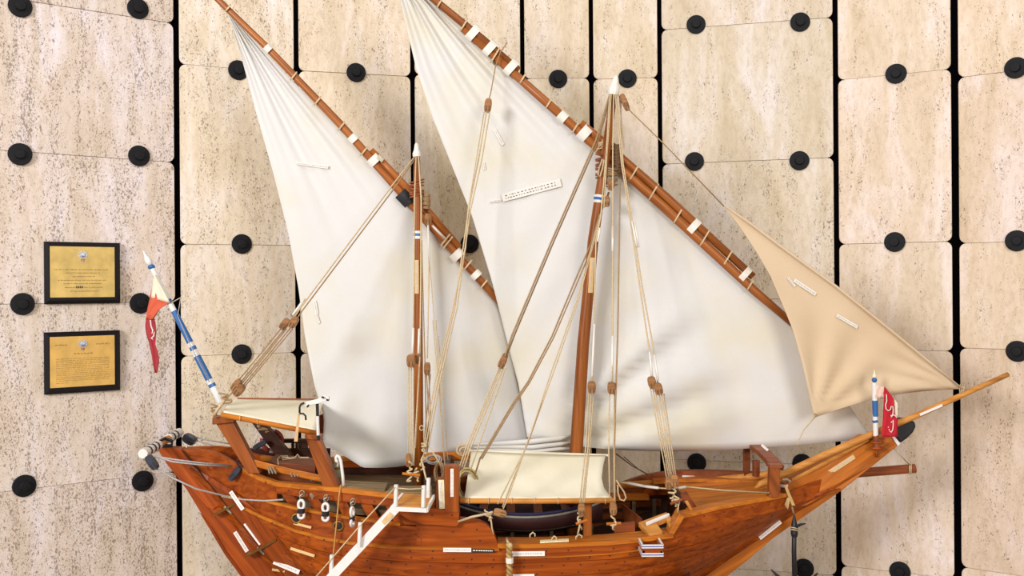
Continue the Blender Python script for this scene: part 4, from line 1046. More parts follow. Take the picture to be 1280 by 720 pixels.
# mizzen shrouds
rope([(520, 196, 3.29), (518, 250, 3.25), (517.5, 350, 3.19), (516, 440, 3.12)], T1, ROPE, 'shroud')
rope([(523, 196, 3.285), (526.5, 250, 3.25), (526, 350, 3.19), (525, 440, 3.12), (519, 560, 3.02)], .003, ROPE, 'shroud')
rope([(516.5, 410, 3.14), (515.5, 442, 3.115)], .0045, TAPE, 'taped_section'); rope([(524, 411, 3.135), (523, 442, 3.112)], .0045, TAPE, 'taped_section')
block(514, 451, 3.10, 0, 16, 11, BLOCKW, dhow); block(523, 448, 3.12, 0, 14, 7, BLOCKW, dhow)
for x0, x1 in ((511, 510), (514, 513), (517, 515), (524, 517)): rope([(x0, 458, 3.1), ((x0+x1)/2, 520, 3.04), (x1, 582, 2.99)], .002, ROPE, 'tackle_line')
knot(512, 590, 2.985, 9, 24, 12, ROPE, dhow, 41, .0034); knot(520, 595, 2.99, 9, 16, 9, ROPE, dhow, 42, .003)
block(510.5, 575, 2.99, 0, 16, 7, BLOCKW, dhow)
m = MB(); m.tube([P(503, 592, 2.975), P(525, 594, 2.975)], .0045, 8); m.build('belaying_pin', W_RAIL, dhow)
block(535, 274, 3.29, 0, 14, 9, BLOCKW, dhow)
rope([(535, 281, 3.285), (536.5, 328, 3.24)], .0040, TAPE, 'taped_section')
rope([(536.5, 328, 3.24), (534, 448, 3.13)], .0022, ROPE, 'shroud'); rope([(537, 328, 3.24), (549, 480, 3.1), (553, 560, 3.03)], .0016, ROPE, 'thin_line')
block(534, 461, 3.12, 0, 16, 8, BLOCKW, dhow)
for a, b_ in ((533, 536), (536, 538), (538, 533)): rope([(a, 468, 3.12), (b_, 520, 3.05), (b_ - 4, 565, 3.0)], .0022, ROPE_B, 'tackle_line')
rope([(540, 282, 3.3), (556, 298, 3.33)], .0045, TAPE, 'taped_section')
rope([(527, 300, 3.28), (531, 450, 3.2), (533, 560, 3.1)], .002, ROPE_B, 'halyard')
# cross beam between masts with coils
slabpx([(525, 566, 3.4), (592, 566, 3.4), (592, 576, 3.4), (525, 576, 3.4)], (0, .03, 0), 'cross_beam', W_RAIL, dhow, .003)
for x in (532, 556, 588): slabpx([(x, 570, 3.42), (x + 6, 570, 3.42), (x + 6, 640, 3.42), (x, 640, 3.42)], (0, .02, 0), 'beam_leg', W_DARK, dhow)
def coil(cx, cy, D, rx, ry, n, mat, label, seed, name='rope_coil', group=None):
    q = random.Random(seed); m = MB()
    for k in range(n):
        ox, oy, s = q.uniform(-1.5, 1.5), q.uniform(-1.5, 1.5), q.uniform(.8, 1.1); dd = q.uniform(-.012, .012)
        m.tube([P(cx + ox + rx*s*math.cos(a), cy + oy + ry*s*math.sin(a), D + dd) for a in [2*math.pi*j/14 for j in range(14)]], .0032, 5, closed=True)
    return set3(m.build(name, mat, None, smooth=True), label, 'rope', group)
coil(579, 563, 3.36, 7, 6, 6, ROPE, 'small tan rope coil hanging on the beam left of the midship awning', 51)
coil(541, 575, 3.1, 9, 5, 5, ROPE_G, 'grey rope coil hanging right of the mizzen mast foot', 52)
coil(584, 606, 3.1, 13, 20, 6, plain('yellow_rope', lin(176, 154, 100), .9), 'long yellowish rope coil hanging behind the label post by the midship awning', 53)
coil(549, 590, 3.05, 5, 12, 5, ROPE_B, 'brown rope hank hanging left of the label post', 54)
# chain beyond the rail, behind the midship
rope([(770, 567, 3.6), (790, 582, 3.6), (815, 596, 3.6)], .0026, ROPE_D, 'far_shroud'); rope([(780, 571, 3.6), (800, 588, 3.6), (813, 595, 3.6)], .002, ROPE_D, 'far_shroud')

# ------------------------------------------------------------------ labels stuck on the ship
hd = lambda x, y: SD(x, y, 3.2)
for a, b_, w, mt in (((288, 614.5), (303.5, 637), 5, PAPER), ((306.5, 654), (326, 680), 5.5, PAPER), ((388, 617), (398, 636), 3.5, PAPER),
                     ((342, 702), (374, 715.5), 6, PAPER), ((363, 685.5), (393, 695), 3.5, TANP), ((367, 654), (389, 659.5), 3, TANP), ((638, 692.5), (681, 692), 6, PAPER), ((638, 719.5), (668, 719), 3, PAPER),
                     ((340, 712), (356, 714), 3, TANP)):
    strip(a, b_, w, hull, mt, hd, text=1 if w > 4 else 0, off=.016 if a[0] < 345 else .006)
strip((293.5, 665), (309, 689.5), 5, rudder, PAPER, lambda x, y: DC - .024, text=1, off=.003)
hd2 = lambda x, y: DS(x) - .012
strip((554, 687.3), (589, 687.6), 5.2, hull, PAPER, hd2, text=1, off=.004); 
strip((589.5, 688), (617, 688.6), 4.6, hull, DARKP, hd2, text=1, off=.004, ink=PAPER)
strip((565, 586), (565, 621), 4, hull, PAPER, lambda x, y: DS(560) - .028, text=1, off=.003)
m = MB(); m.slab([P(547.5, 600, DS(550) - .03), P(555, 600, DS(550) - .03), P(556, 636, DS(550) - .03), P(549, 636, DS(550) - .03)], (0, .004, 0)); m.build('name_strip', plain('cream_card', lin(224, 206, 164), .7), hull)
strip((549.8, 602), (551, 634), 3, hull, PAPER, lambda x, y: DS(550) - .031, text=1, off=.002)
strip((949.5, 673), (976, 652), 5, stem, PAPER, lambda x, y: min(DC - .034, SD(x, y, 3.3)) - .004, text=1, off=.003)
strip((1036.5, 591), (1068, 570.5), 6, prow, TANP, lambda x, y: DC - .046, text=1, off=.004)
strip((1150, 518.5), (1178, 506.5), 3, bowsprit, PAPER, lambda x, y: 3.255, text=0, off=.006)
def zcap(px, py): return P(px, py, 2.93)
m = MB(); m.slab([P(675, 676.5, 2.975), P(711, 674.6, 2.985), P(711, 677, 2.96), P(675, 679, 2.95)], (0, 0, .004)); m.build('name_strip', plain('pale_yellow_strip', lin(238, 220, 170), .6), hull)
m = MB(); m.slab([P(807, 655, 3.03), P(836, 643.5, 3.065), P(837, 645.5, 3.06), P(808, 657.5, 3.02)], (0, 0, .006)); m.build('name_strip', PAPER, hull)
m = MB(); m.slab([P(853, 594.5, 3.55), P(892, 592.5, 3.52), P(892, 595, 3.51), P(853, 597, 3.54)], (0, .003, .004)); m.build('name_strip', PAPER, hull)
farp = MB(); secs = []
for p in range(800, 985, 15):
    D = 2*DC - DS(p) - .01; z = P(p, interp([(800, 668), (852, 645), (900, 632), (960, 620), (985, 615)], p), DS(p)).z; x = P(p, R(p), DS(p)).x
    secs.append([Vector((x, D, z + .02)), Vector((x, D + .03, z + .02)), Vector((x, D + .03, z - .05)), Vector((x, D, z - .05))])
farp.loft(secs); farp.build('far_rail', W_RED, hull)
strip((523 - 2.2, 325), (523 - 2, 367), 5, mz, TANP, lambda x, y: 3.29, text=1, off=.003)
strip((740.5, 322), (738, 366), 6, mm, TANP, lambda x, y: 3.285, text=1, off=.003)
strip((952, 556), (960, 563), 3, arch, PAPER, lambda x, y: linp([(944, 3.36), (972, 3.14)], x), off=.006)
# portholes
for x, y in ((371, 648), (423, 657.5)):
    D = SD(x, y) - .004; m = MB(); m.tube([P(x + 6*math.cos(a), y + 5.6*math.sin(a), D) for a in [k*math.pi/8 for k in range(16)]], .0045, 6, closed=True); ph = m.build('porthole', BRASS, hull, smooth=True)
    m = MB(); m.lathe(P(x, y, D + .004), (0, -1, 0), [(0, .0150), (.003, .0145), (.004, .0001)], 14); m.build('porthole_glass', IRON, hull)
# box hanging outboard on the side
D0, D1 = DS(815) - .085, DS(815) - .004
def hp(x, y, D): return P(x, y, D)
bx = MB()
tl, tr = (803.5, 684), (828, 682); zt = P(815, 683, D0).z; zb = P(815, 695, D0).z; zt2 = zt
xl, xr = P(803.5, 683, D0).x, P(828, 682, D0).x
t_ = .006
for cx, cy, wx, wy in ((xl + t_/2, (D0+D1)/2, t_, D1 - D0), (xr - t_/2, (D0+D1)/2, t_, D1 - D0), ((xl+xr)/2, D0 + t_/2, xr - xl, t_)): bx.box((cx, cy, (zt+zb)/2), wx, wy, zt - zb)
bx.box(((xl+xr)/2, (D0+D1)/2, zb + .003), xr - xl, D1 - D0, .006)
obx = bx.build('outboard_box', W_HULL, dhow)
for zz in (zt, zb + .004):
    for dz, mt in ((.0036, WHITE), (0, NAVY), (-.0036, WHITE)):
        m = MB()
        for cx, cy, wx, wy in ((xl - .001, (D0+D1)/2 - .001, t_, D1 - D0), (xr + .001, (D0+D1)/2 - .001, t_, D1 - D0), ((xl+xr)/2, D0, xr - xl + .004, t_)): m.box((cx, cy, zz + dz), wx, wy, .0036)
        m.build('trim_stripe', mt, obx)

# ------------------------------------------------------------------ things on and around the ship
# midship awning
aw = thing('midship_awning', 'cream canvas awning stretched over the midship deck below the main sail', 'awning', P(670, 626, 3.0))
rows = []
for j in range(17):
    v = j/16
    a = (589 + (580.5 - 589)*v, 563.5 + (624 - 563.5)*v, 3.25 - .28*v); b_ = curve([(757, 569, 3.25), (753.5, 585, 3.16), (752, 597, 3.10), (755, 610, 3.04), (765, 623, 2.97)], v)
    rows.append([P(a[0] + (b_[0]-a[0])*i/24, a[1] + (b_[1]-a[1])*i/24 + 2.0*math.sin(math.pi*i/24)*(1-v) * 1, a[2] + (b_[2]-a[2])*i/24) - Vector((0, 0, .012*math.sin(math.pi*v)*math.sin(math.pi*i/24))) + Vector((0, 0, .003*math.sin(i*.9)*math.sin(v*7))) for i in range(25)])
m = MB(); m.grid(rows); m.build('canvas', AWN, aw, smooth=True, solid=.002)
m = MB(); m.tube([P(575, 626, 2.968), P(670, 626.5, 2.966), P(767.5, 625.5, 2.966)], .0085, 10); pole = m.build('pole', W_PALE, aw, smooth=True)
for x in (586, 611, 640, 669, 698, 726, 757):
    m = MB(); m.tube([P(x + .4*math.sin(a), 626 + 3.9*math.cos(a), 2.967 + .0105*math.sin(a)) for a in [k*math.pi/4 for k in range(8)]], .0014, 5, closed=True); m.build('tie', ROPE, pole)
m = MB(); m.tube([P(586, 563.5, 3.26), P(760, 569.5, 3.26)], .005, 8); m.build('bolt_rope', AWN, aw)
quadpost([(729.5, 628, 3.02), (740, 628, 3.02), (740, 690, 3.02), (729.5, 690, 3.02)], .03, 'awning_prop', W_MAST, aw)
# aft awning
aw2 = thing('aft_awning', 'small cream canvas awning on poles over the poop at the stern', 'awning', P(335, 530, 3.1))
rows = []
for j in range(13):
    v = j/12
    a = curve([(302, 499.5, 3.45), (295, 502, 3.36), (284, 509, 3.2), (279, 516, 3.08)], v); b_ = curve([(407, 500.5, 3.45), (402, 512, 3.32), (398, 528, 3.15), (394, 540, 3.06)], v)
    rows.append([P(a[0] + (b_[0]-a[0])*i/20, a[1] + (b_[1]-a[1])*i/20, a[2] + (b_[2]-a[2])*i/20) + Vector((0, 0, .012*math.sin(math.pi*v))) for i in range(21)])
m = MB(); m.grid(rows); m.build('canvas', AWN, aw2, smooth=True, solid=.002)
m = MB(); m.tube([P(277, 518.5, 3.075), P(335, 529.5, 3.065), P(396, 541.5, 3.055)], .0085, 10); pole2 = m.build('pole', W_RAIL, aw2, smooth=True)
m = MB(); m.tube([P(297, 499, 3.46), P(409, 500.5, 3.46)], .006, 8); m.build('pole', W_RED, aw2)
for x in (300, 322, 347, 371, 382):
    y = 518.5 + (x - 277) * 23 / 119; m = MB(); m.tube([P(x + .5*math.sin(a), y + 3.7*math.cos(a), 3.067 + .0105*math.sin(a)) for a in [k*math.pi/4 for k in range(8)]], .0014, 5, closed=True); m.build('tie', ROPE, pole2)
knot(326, 536, 3.4, 24, 8, 9, ROPE_B, dhow, 61, .003)
# stern flagstaff
A_, B_ = P(190, 335, 3.16), P(276, 503, 3.16); ax = (B_ - A_); Ls = ax.length; axn = ax.normalized()
fsf = thing('stern_flagstaff', 'tall slanted white and blue banded flagstaff at the stern with a limp red flag', 'flagpole', B_)
def fp(t): return A_.lerp(B_, t)
def band(t0, t1, r0, r1, mt, name, par): m = MB(); m.tube([fp(t0), fp(t1)], [r0, r1], 12); return m.build(name, mt, par, smooth=False)
pole3 = band(0, 1, .0085, .0125, WHITE, 'pole', fsf)
def rr(t): return .0085 + .004*t + .0006
for t0, t1 in ((.235, .262), (.32, .555), (.585, .61), (.655, .83), (.862, .885)): band(t0, t1, rr(t0), rr(t1), BLUE, 'blue_band', pole3)
m = MB(); m.ell(fp(-.008), .0125, .0125, .010); m.build('knob', BLUE, fsf, smooth=True)
m = MB(); m.lathe(fp(-.015), -axn, [(0, .007), (.015, .012), (.028, .0105), (.042, .005), (.062, .0008)], 12); m.build('finial', WHITE, fsf, smooth=True)
def flagmesh(L_, R_, DL, DR, wav, nv=14, nu=6):
    rows = []
    for j in range(nv + 1):
        v = j/nv; a, b_ = curve(L_, v), curve(R_, v)
        rows.append([P(a[0] + (b_[0]-a[0])*i/nu, a[1] + (b_[1]-a[1])*i/nu, DL + (DR-DL)*i/nu + wav*math.sin(i*1.4 + v*5)) for i in range(nu + 1)])
    m = MB(); m.grid(rows); return m
flg = flagmesh([(191, 345), (190, 358), (187, 374), (184, 388), (182, 399)], [(192, 345), (200, 358), (212, 378), (200, 386), (192, 399)], 3.17, 3.15, .006)
fl1 = flg.build('flag', ORNG, fsf, smooth=True, solid=.0015, label='limp red flag cloth folded along its length')
m = flagmesh([(191, 343), (190, 358), (189, 372)], [(193, 343), (201, 358), (213, 379)], 3.165, 3.14, .004, 8); m.build('flag_hoist', CREAM, fl1, smooth=True, solid=.0015)
m = flagmesh([(183, 394), (181.5, 408), (183, 418), (187, 430), (190, 445), (192, 460), (194, 466)], [(192, 394), (195, 408), (195, 418), (194, 430), (198, 443), (199, 450), (196.5, 466)], 3.18, 3.16, .007, 18); m.build('flag_fold', REDF, fl1, smooth=True, solid=.0015)
m = MB(); m.tube([P(x, y, 3.15) for x, y in ((188, 400), (189, 408), (191, 413), (190, 417), (193, 415), (192, 420), (189, 423), (191, 424))], .0022, 5); m.build('flag_lettering', TAPE, fl1)
rope([(213, 379, 3.15), (226, 372, 3.14)], .0016, ROPE, 'flag_tie', fsf); rope([(226, 372, 3.14), (222, 395, 3.14), (238, 432, 3.14), (262, 478, 3.14)], .0015, ROPE_G, 'flag_halyard', fsf)
# bow flagstaff
bf = thing('bow_flagstaff', 'short white and blue banded flagstaff on the prow with a red flag bearing white script', 'flagpole', P(1097, 549, 3.22))
m = MB(); m.tube([P(1092.8, 478, 3.22), P(1094.7, 545, 3.22)], [.0085, .0085], 12); p4 = m.build('pole', WHITE, bf)
for y0, y1 in ((500.5, 520.5), (525, 528)): m = MB(); m.tube([P(1093.6, y0, 3.22), P(1094.3, y1, 3.22)], .0093, 12); m.build('blue_band', BLUE, p4)
m = MB(); m.ell(P(1093, 475, 3.22), .0095, .0095, .0085); m.build('knob', BLUE, bf, smooth=True)
m = MB(); m.lathe(P(1093, 472, 3.22), (0, 0, 1), [(0, .0085), (.006, .0075), (.014, .003), (.028, .0006)], 10); m.build('finial', CREAM, bf, smooth=True)
m = MB(); m.tube([P(1095, 544, 3.22), P(1096, 560, 3.22)], [.009, .012], 10); m.build('pole_socket', W_RED, bf)
for y in (553, 560): m = MB(); m.ell(P(1096, y, 3.225), .026, .018, .007, n=14); m.build('bracket', W_STERN, bf, smooth=True)
rope([(1095, 562, 3.235), (1096, 571, 3.245)], .004, W_STERN, 'bracket_stem', bf)
flag_out = [(1105.5, 484), (1118, 498.5), (1118.3, 518), (1122.5, 520), (1122.5, 546), (1101.5, 546), (1104, 515)]
m = flagmesh([(1105.5, 484), (1104, 515), (1102, 546)], [(1106.5, 484), (1111, 490), (1117, 498), (1118.5, 518), (1122, 523), (1122, 546)], 3.205, 3.20, .003, 20)
fr2 = m.build('flag', RED, bf, smooth=True, solid=.0015, label='red flag with white Arabic lettering')
m = flagmesh([(1094, 479), (1094, 498)], [(1106, 484), (1104, 497)], 3.215, 3.208, .004, 5, 8); m.build('flag_hoist', plain('pinkish_cloth', lin(222, 188, 172), .9), fr2, smooth=True, solid=.0015)
m = MB()
for s in ([(1108, 493), (1108.5, 501), (1107, 506), (1107.5, 511), (1110, 513.5), (1113, 512), (1114, 508), (1116, 508), (1116.5, 513), (1116, 519), (1114, 521.5), (1113.5, 519.5), (1116, 518.5), (1119, 519.5), (1121, 522)],
          [(1116.5, 525), (1116.5, 531), (1116, 537), (1114, 540.5), (1112, 538.5)], [(1113.5, 528), (1115.5, 527)]):
    m.tube([P(x, y, 3.193) for x, y in s], .0017, 5)
for x, y in ((1111.5, 537), (1110.5, 534)): m.ell(P(x, y, 3.193), .0018, .001, .0018, n=6, m=4)
m.build('flag_lettering', TAPE, fr2)
m = MB(); m.slab([P(1118.3, 499, 3.203), P(1122, 504, 3.206), P(1122, 520, 3.206), P(1118.8, 519, 3.203)], (0, .0015, 0)); m.build('flag_edge', CREAM, fr2)
# gangway ladder
ld = thing('gangway_ladder', 'white boarding ladder with a small platform hanging outside the hull', 'ladder', P(455, 690, 2.85))
Dn, Df_ = 2.84, 2.93
m = MB(); m.slab([P(489, 634.5, Dn), P(533, 636.5, Dn), P(543, 619, Df_), P(503, 617, Df_)], (0, 0, -.007)); m.build('platform', W_PALE, ld)
for a, b_ in (((489, 634, Dn), (533.5, 636, Dn)), ((533.5, 636, Dn), (542, 619, Df_)), ((489, 634, Dn), (503, 617, Df_))):
    pa, pb_ = P(*a), P(*b_); m = MB(); d = (pb_ - pa); m.loft([[p + Vector((0, -.003, .002)), p + Vector((0, .004, .002)), p + Vector((0, .004, -.011)), p + Vector((0, -.003, -.011))] for p in (pa, pb_)]) if abs(d.y) < .02 else m.loft([[p + Vector((-.003, 0, .002)), p + Vector((.004, 0, .002)), p + Vector((.004, 0, -.011)), p + Vector((-.003, 0, -.011))] for p in (pa, pb_)])
    m.build('platform_edge', WHITE, ld)
for x, y0, y1, D in ((494.5, 606, 633, Dn), (529, 607, 634, Dn), (535, 597.5, 622, Df_ - .02)): m = MB(); m.tube([P(x + .7, y0, D), P(x, y1, D)], .0066, 10); m.build('railing_post', WHITE, ld)
def band2(ax_, ay_, bx_, by_, w, D0_, D1_, th, name, mat): 
    dx, dy = bx_-ax_, by_-ay_; l = math.hypot(dx, dy); nx, ny = -dy/l*w/2, dx/l*w/2
    m = MB(); m.slab([P(ax_-nx, ay_-ny, D0_), P(bx_-nx, by_-ny, D1_), P(bx_+nx, by_+ny, D1_), P(ax_+nx, ay_+ny, D0_)], (0, th, 0)); return m.build(name, mat, ld, bevel=.001)
s1 = band2(497, 633, 400, 737, 11.5, 2.84, 2.80, .008, 'stringer', WHITE)
band2(489, 636, 394, 737, 6, 2.92, 2.88, .008, 'stringer', W_STERN)
m = MB()
q = [(487, 640.5), (491.5, 644.5), (468, 671), (463, 667)]
m.slab([P(x, y, 2.832) for x, y in q], (0, .004, 0)); m.build('ladder_label', plain('pale_ply', lin(214, 176, 124), .7, scale=90), ld)
for k in range(9):
    t = (k + .5)/9; x, y = 494 + (404-494)*t, 637 + (733-637)*t; m = MB(); m.slab([P(x, y, 2.845 - .04*t), P(x - 5, y + 5, 2.845 - .04*t), P(x - 10, y + 4, 2.925 - .04*t), P(x - 5, y - 1, 2.925 - .04*t)], (0, 0, -.004)); m.build('tread', W_PALE, ld)
for x, y0, y1 in ((449.5, 653, 683), (414, 693.5, 724)): m = MB(); m.tube([P(x + .8, y0, 2.815), P(x - .5, y1, 2.815)], .0063, 10); m.build('railing_post', WHITE, ld)
rope([(494.5, 608.5, 2.835), (450, 657, 2.81), (414, 699, 2.808), (388, 729, 2.80)], .0022, ROPE, 'hand_rope', ld); rope([(495, 610, 2.835), (512, 611.5, 2.835), (529, 610.5, 2.835)], .002, ROPE, 'hand_rope', ld)
# white figure-eight rope fenders
fl_ = ((376.5, 613, 627, 649, 'white looped rope fender with black band, leftmost of three on the hull side'),
       (406.8, 618.5, 631, 652, 'white looped rope fender with black band, middle of three on the hull side'),
       (440.3, 623, 636, 659, 'white looped rope fender with black band, nearest to the gangway ladder'))
for n_, (x, yh, y0, y1, lab) in enumerate(fl_):
    D = SD(x, (y0+y1)/2) - .028; ym = (y0 + y1)/2 + .5; w = 3.6 if n_ < 2 else 1.9
    ft = thing('rope_fender', lab, 'fender', P(x, y1, D), 'white rope fenders on the hull')
    m = MB()
    for ya_, yb_ in ((y0 - 3, ym - 1), (ym + 1, y1)):
        cy, ry = (ya_+yb_)/2, (yb_-ya_)/2 - 1.2
        m.tube([P(x + w*math.cos(a), cy + ry*math.sin(a), D + .012*math.cos(a)*(n_ == 2)) for a in [2*math.pi*j/16 for j in range(16)]], .0048, 8, closed=True)
    m.build('rope_loop', WHITE, ft, smooth=True)
    m = MB(); m.tube([P(x, ym - 3, D), P(x, ym + 3, D)], .0115 if n_ < 2 else .0085, 10); m.build('black_band', IRON, ft)
    m = MB(); m.tube([P(x - 1, y0 - 3, D), P(x - 2, y0 - 7, D), P(x + 1, y0 - 9, D), P(x + 3, y0 - 11, D + .01)], .0028, 6); m.tube([P(x + 1 + 3*math.cos(a), yh + 4 + 4*math.sin(a), D + .012) for a in [2*math.pi*j/12 for j in range(12)]], .0018, 5, closed=True)
    m.build('hook', STEEL, ft, smooth=True)
# braided fender
bfn = thing('braided_fender', 'gold braided rope fender hanging down the hull side amidships', 'fender', P(636, 720, 2.91))
for s in (0, 1):
    m = MB(); m.tube([P(636.5 + 2.2*math.cos(k*.55 + s*math.pi) + .012*k, 680 + k*1.15, 2.915 + .007*math.sin(k*.55 + s*math.pi)) for k in range(46)], .0055, 6); m.build('braid_strand', plain('gold_rope_%d' % s, lin(184, 150, 88) if s else lin(160, 128, 76), .9, scale=200, bump=.5), bfn, smooth=True)
m = MB(); m.tube([P(637, 697, 2.915), P(637, 703.5, 2.915)], .0125, 10); m.build('white_band', TAPE, bfn)
m = MB(); m.tube([P(633.5, 672.5, 2.98), P(634.5, 677, 2.93), P(637, 682, 2.915)], .0042, 6); m.ell(P(637.3, 682, 2.913), .009, .009, .009); m.build('tail_knot', ROPE, bfn, smooth=True)
# little rope loops over the cap rail
for x, y, s in ((666, 668.5, 3.4), (693, 673, 3), (724, 671, 4)):
    m = MB(); m.tube([P(x - s, y + 3.5, 2.97), P(x - s, y, 2.97), P(x, y - 3, 2.97), P(x + s*.8, y - 1, 2.97), P(x + s*.8, y + 2, 2.97)], .0026, 6); m.build('rail_loop', ROPE, dhow, smooth=True)
# striped pole, folded white cloth and davit at the poop
spn = thing('striped_pole', 'thin black and white banded pole with white cloth arm, beside aft awning', 'pole', P(397.5, 549, 3.0))
for y0, y1, mt in ((504, 520, IRON), (520, 544, WHITE), (544, 550, IRON)): m = MB(); m.tube([P(396.5 + (y0-504)*.03, y0, 3.0), P(396.5 + (y1-504)*.03, y1, 3.0)], .0050, 10); m.build('band', mt, spn)
m = MB(); secs = []
for x, y, h in ((375, 506, 3), (385, 504, 5), (397, 501.5, 6), (404, 498, 8), (411, 498, 5)): secs.append([P(x, y - h/2, 2.985), P(x, y + h/2, 2.985), P(x + 1, y + h/2, 3.0), P(x + 1, y - h/2, 3.0)])
m.loft(secs); m.build('cloth_arm', WHITE, spn)
for q in ([(380, 503.5), (376, 505.5), (374.5, 509), (374.5, 516)], [(384, 509), (386, 506)], [(374.5, 517), (379, 517), (382, 520), (382.3, 525)], [(402, 496), (405, 497.5)], [(408, 499.5), (411, 500.5)]):
    m = MB(); m.tube([P(x, y, 2.98) for x, y in q], .0032, 6); m.build('hook', IRON, spn, smooth=True)
m = MB(); m.slab([P(372.5, 517, 2.99), P(374.8, 517, 2.99), P(372, 552, 2.99), P(367.5, 552, 2.99)], (0, .002, 0)); m.build('strap', plain('tan_strap', lin(206, 166, 116), .8), spn)
dv = thing('davit', 'small white curved davit hook on the rail just aft of the deck planking', 'davit', P(428, 606, 3.02))
m = MB(); m.tube([P(x, y, 3.02) for x, y in ((429.5, 607), (428.5, 595), (427, 583), (426, 576), (424, 571), (421.5, 569.5), (419.8, 572), (420.3, 576), (422.5, 577.5))], .0052, 8); m.build('arm', WHITE, dv, smooth=True)
m = MB(); m.tube([P(423, 578, 3.02), P(422, 583, 3.02)], .004, 6); m.build('hook', STEEL, dv)
rope([(426, 606, DS(424) - .006), (424, 618, DS(424) - .012), (420, 660, DS(420) - .03), (416, 700, DS(418) - .03), (414, 724, DS(418) - .03)], .0026, plain('golden_line', lin(190, 140, 70), .8), 'davit_fall', dv)
lt = thing('deck_barrel', 'small grey green barrel on deck behind the white davit', 'barrel', P(421, 602, 3.12))
m = MB(); m.lathe(P(421, 602, 3.12), (0, 0, 1), [(0, .014), (.008, .02), (.03, .024), (.05, .020), (.062, .012), (.07, .010)], 14); m.build('body', plain('mossy_grey', lin(126, 118, 88), .7), lt, smooth=True)
for d in (.012, .046): m = MB(); m.lathe(P(421, 602, 3.12) + Vector((0, 0, d)), (0, 0, 1), [(0, .0225), (.005, .0235)], 14); m.build('hoop', BRASS, lt)
# deck cover boards beside the rail
for k, (x0, x1) in enumerate(((424, 481), (482, 540))):
    y = [L(cap, x) - 2 for x in (x0, x1)]; m = MB()
    m.slab([P(x0, y[0] - 2, DS(x0) + .02), P(x1, y[1] - 4, DS(x1) + .02), P(x1 + (4 if k == 0 else 0), y[1] - 13, DS(x1) + .11), P(x0 + 6, y[0] - 9, DS(x0) + .11)], (0, 0, -.012)); m.build('rail_board', W_GREY, hull, bevel=.002)
# life ring on the far side of the poop
lr = thing('life_ring', 'red and white life ring hanging on the far side of the poop', 'life ring', P(338, 566, 3.52))
for k in range(4):
    m = MB(); mt = (RED if False else plain('ring_red_%d' % k, lin(146, 52, 40), .6)) if k % 2 == 0 else plain('ring_white_%d' % k, lin(206, 200, 206), .6)
    m.tube([P(340 + 12.5*math.cos(a), 551 + 12.5*math.sin(a), 3.5 + .01*math.cos(a)) for a in [math.radians(-75 + 90*k + 90*j/6) for j in range(7)]], .0085, 8); m.build('ring_segment', mt, lr, smooth=True)
# dinghy stowed on deck
dg = thing('rowing_dinghy', 'dark red rowing dinghy with blue and white gunwale stowed under the midship awning', 'boat', P(680, 668, 3.25))
zt0 = P(680, 642, 3.13).z
def dsec(t):
    x = P(560, 640, 3.13).x + (P(768, 640, 3.13).x - P(572, 640, 3.13).x) * t; w = .125 * max(.04, math.sin(math.pi*min(1, max(0, .06 + .88*t)))**.6); z = zt0 + .035*(2*t - 1)**2 
    return x, w, z
def dshell(inset, z0, z1, sgn=None):
    secs = []
    for j in range(17):
        x, w, z = dsec(j/16); w -= inset
        secs.append([Vector((x, 3.25 + w*math.cos(a), z + z0 + (z1 - z0)*math.sin(-a)**1 if False else z - .085*math.sin(a)**.7 * (1 if math.sin(a) > 0 else 0) + z0)) for a in [math.pi*k/10 for k in range(11)]])
    return secs
m = MB(); m.grid(dshell(0, 0, 0)); dhl = m.build('hull', plain('dinghy_red', lin(60, 26, 22), .6), dg, smooth=True, solid=.006)
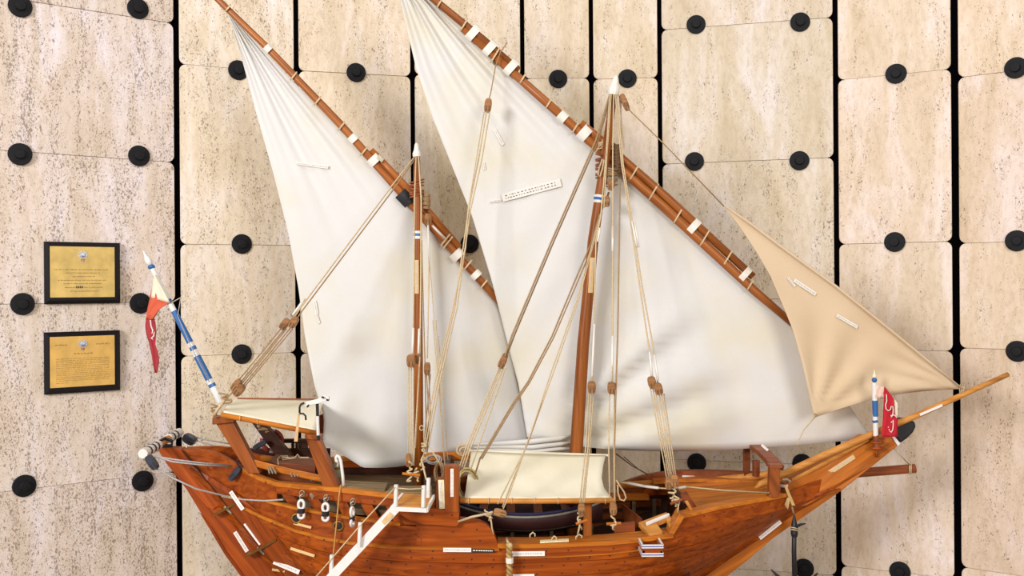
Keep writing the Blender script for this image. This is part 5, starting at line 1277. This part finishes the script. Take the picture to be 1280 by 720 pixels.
for off, mt, nm, zz in ((.004, plain('dinghy_blue_shaded', lin(40, 44, 92), .5), 'blue_gunwale', .001), (.005, plain('dinghy_white_shaded', lin(150, 142, 128), .6), 'white_stripe', -.010)):  # trim colours darkened to carry the shade under the awning
    m = MB()
    pts = [dsec(j/16) for j in range(17)]
    loop = [Vector((x, 3.25 - w - off, z + zz)) for x, w, z in pts] + [Vector((x, 3.25 + w + off, z + zz)) for x, w, z in reversed(pts)]
    m.tube(loop, .0042, 6, closed=True); m.build(nm, mt, dg, smooth=True)
for t in (.22, .4, .58, .76):
    x, w, z = dsec(t); m = MB(); m.box((x, 3.25, z - .018), .03, 2*w - .01, .008); m.build('thwart', W_RED, dg)
m = MB(); m.tube([Vector((dsec(j/16)[0], 3.25 - dsec(j/16)[1]*.75, dsec(j/16)[2] - .062)) for j in range(2, 15)], .004, 6); m.build('chine_stripe', plain('dull_green', lin(120, 116, 96), .6), dg)
for t in (.25, .72):
    x, w, z = dsec(t); m = MB(); m.box((x, 3.25, zt0 - .118), .03, .2, .07); m.build('cradle', W_DARK, dg)
# anchor hanging from the bow
an = thing('anchor', 'black grapnel anchor hanging from the bow beside the stem', 'anchor', P(994, 730, 3.2))
m = MB(); m.tube([P(993, 655, 3.2), P(992.5, 690, 3.2), P(994, 745, 3.2)], [.008, .0085, .009], 8); m.build('shank', IRON, an, smooth=True)
m = MB(); m.lathe(P(993, 671, 3.2), (0, 0, 1), [(0, .010), (.012, .013), (.04, .011), (.075, .003)], 8); m.build('crown_wrap', IRON, an)
m = MB(); m.tube([P(996, 658, 3.19), P(1001, 655.5, 3.185), P(1007, 654.5, 3.18)], [.006, .005, .002], 6); m.build('spike', IRON, an)
m = MB()
for y in (661, 663.5): m.tube([P(993 + 4.5*math.cos(a), y + 1.6*math.sin(a + .7), 3.2 + .013*math.sin(a)) for a in [2*math.pi*j/10 for j in range(10)]], .002, 5, closed=True)
m.build('lashing', ROPE, an, smooth=True)
m = MB(); m.tube([P(992, 740, 3.2), P(982, 732, 3.19), P(974, 722, 3.18), P(964, 712, 3.17)], [.008, .008, .007, .002], 8); m.build('fluke', IRON, an, smooth=True)
m = MB(); m.tube([P(996, 740, 3.2), P(1006, 734, 3.21), P(1014, 726, 3.22), P(1022, 716, 3.23)], [.008, .008, .007, .002], 8)
m.build('fluke', IRON, an, smooth=True)
rope([(993, 645, 3.2), (990, 634, 3.17)], .0035, ROPE_B, 'anchor_rope', an)
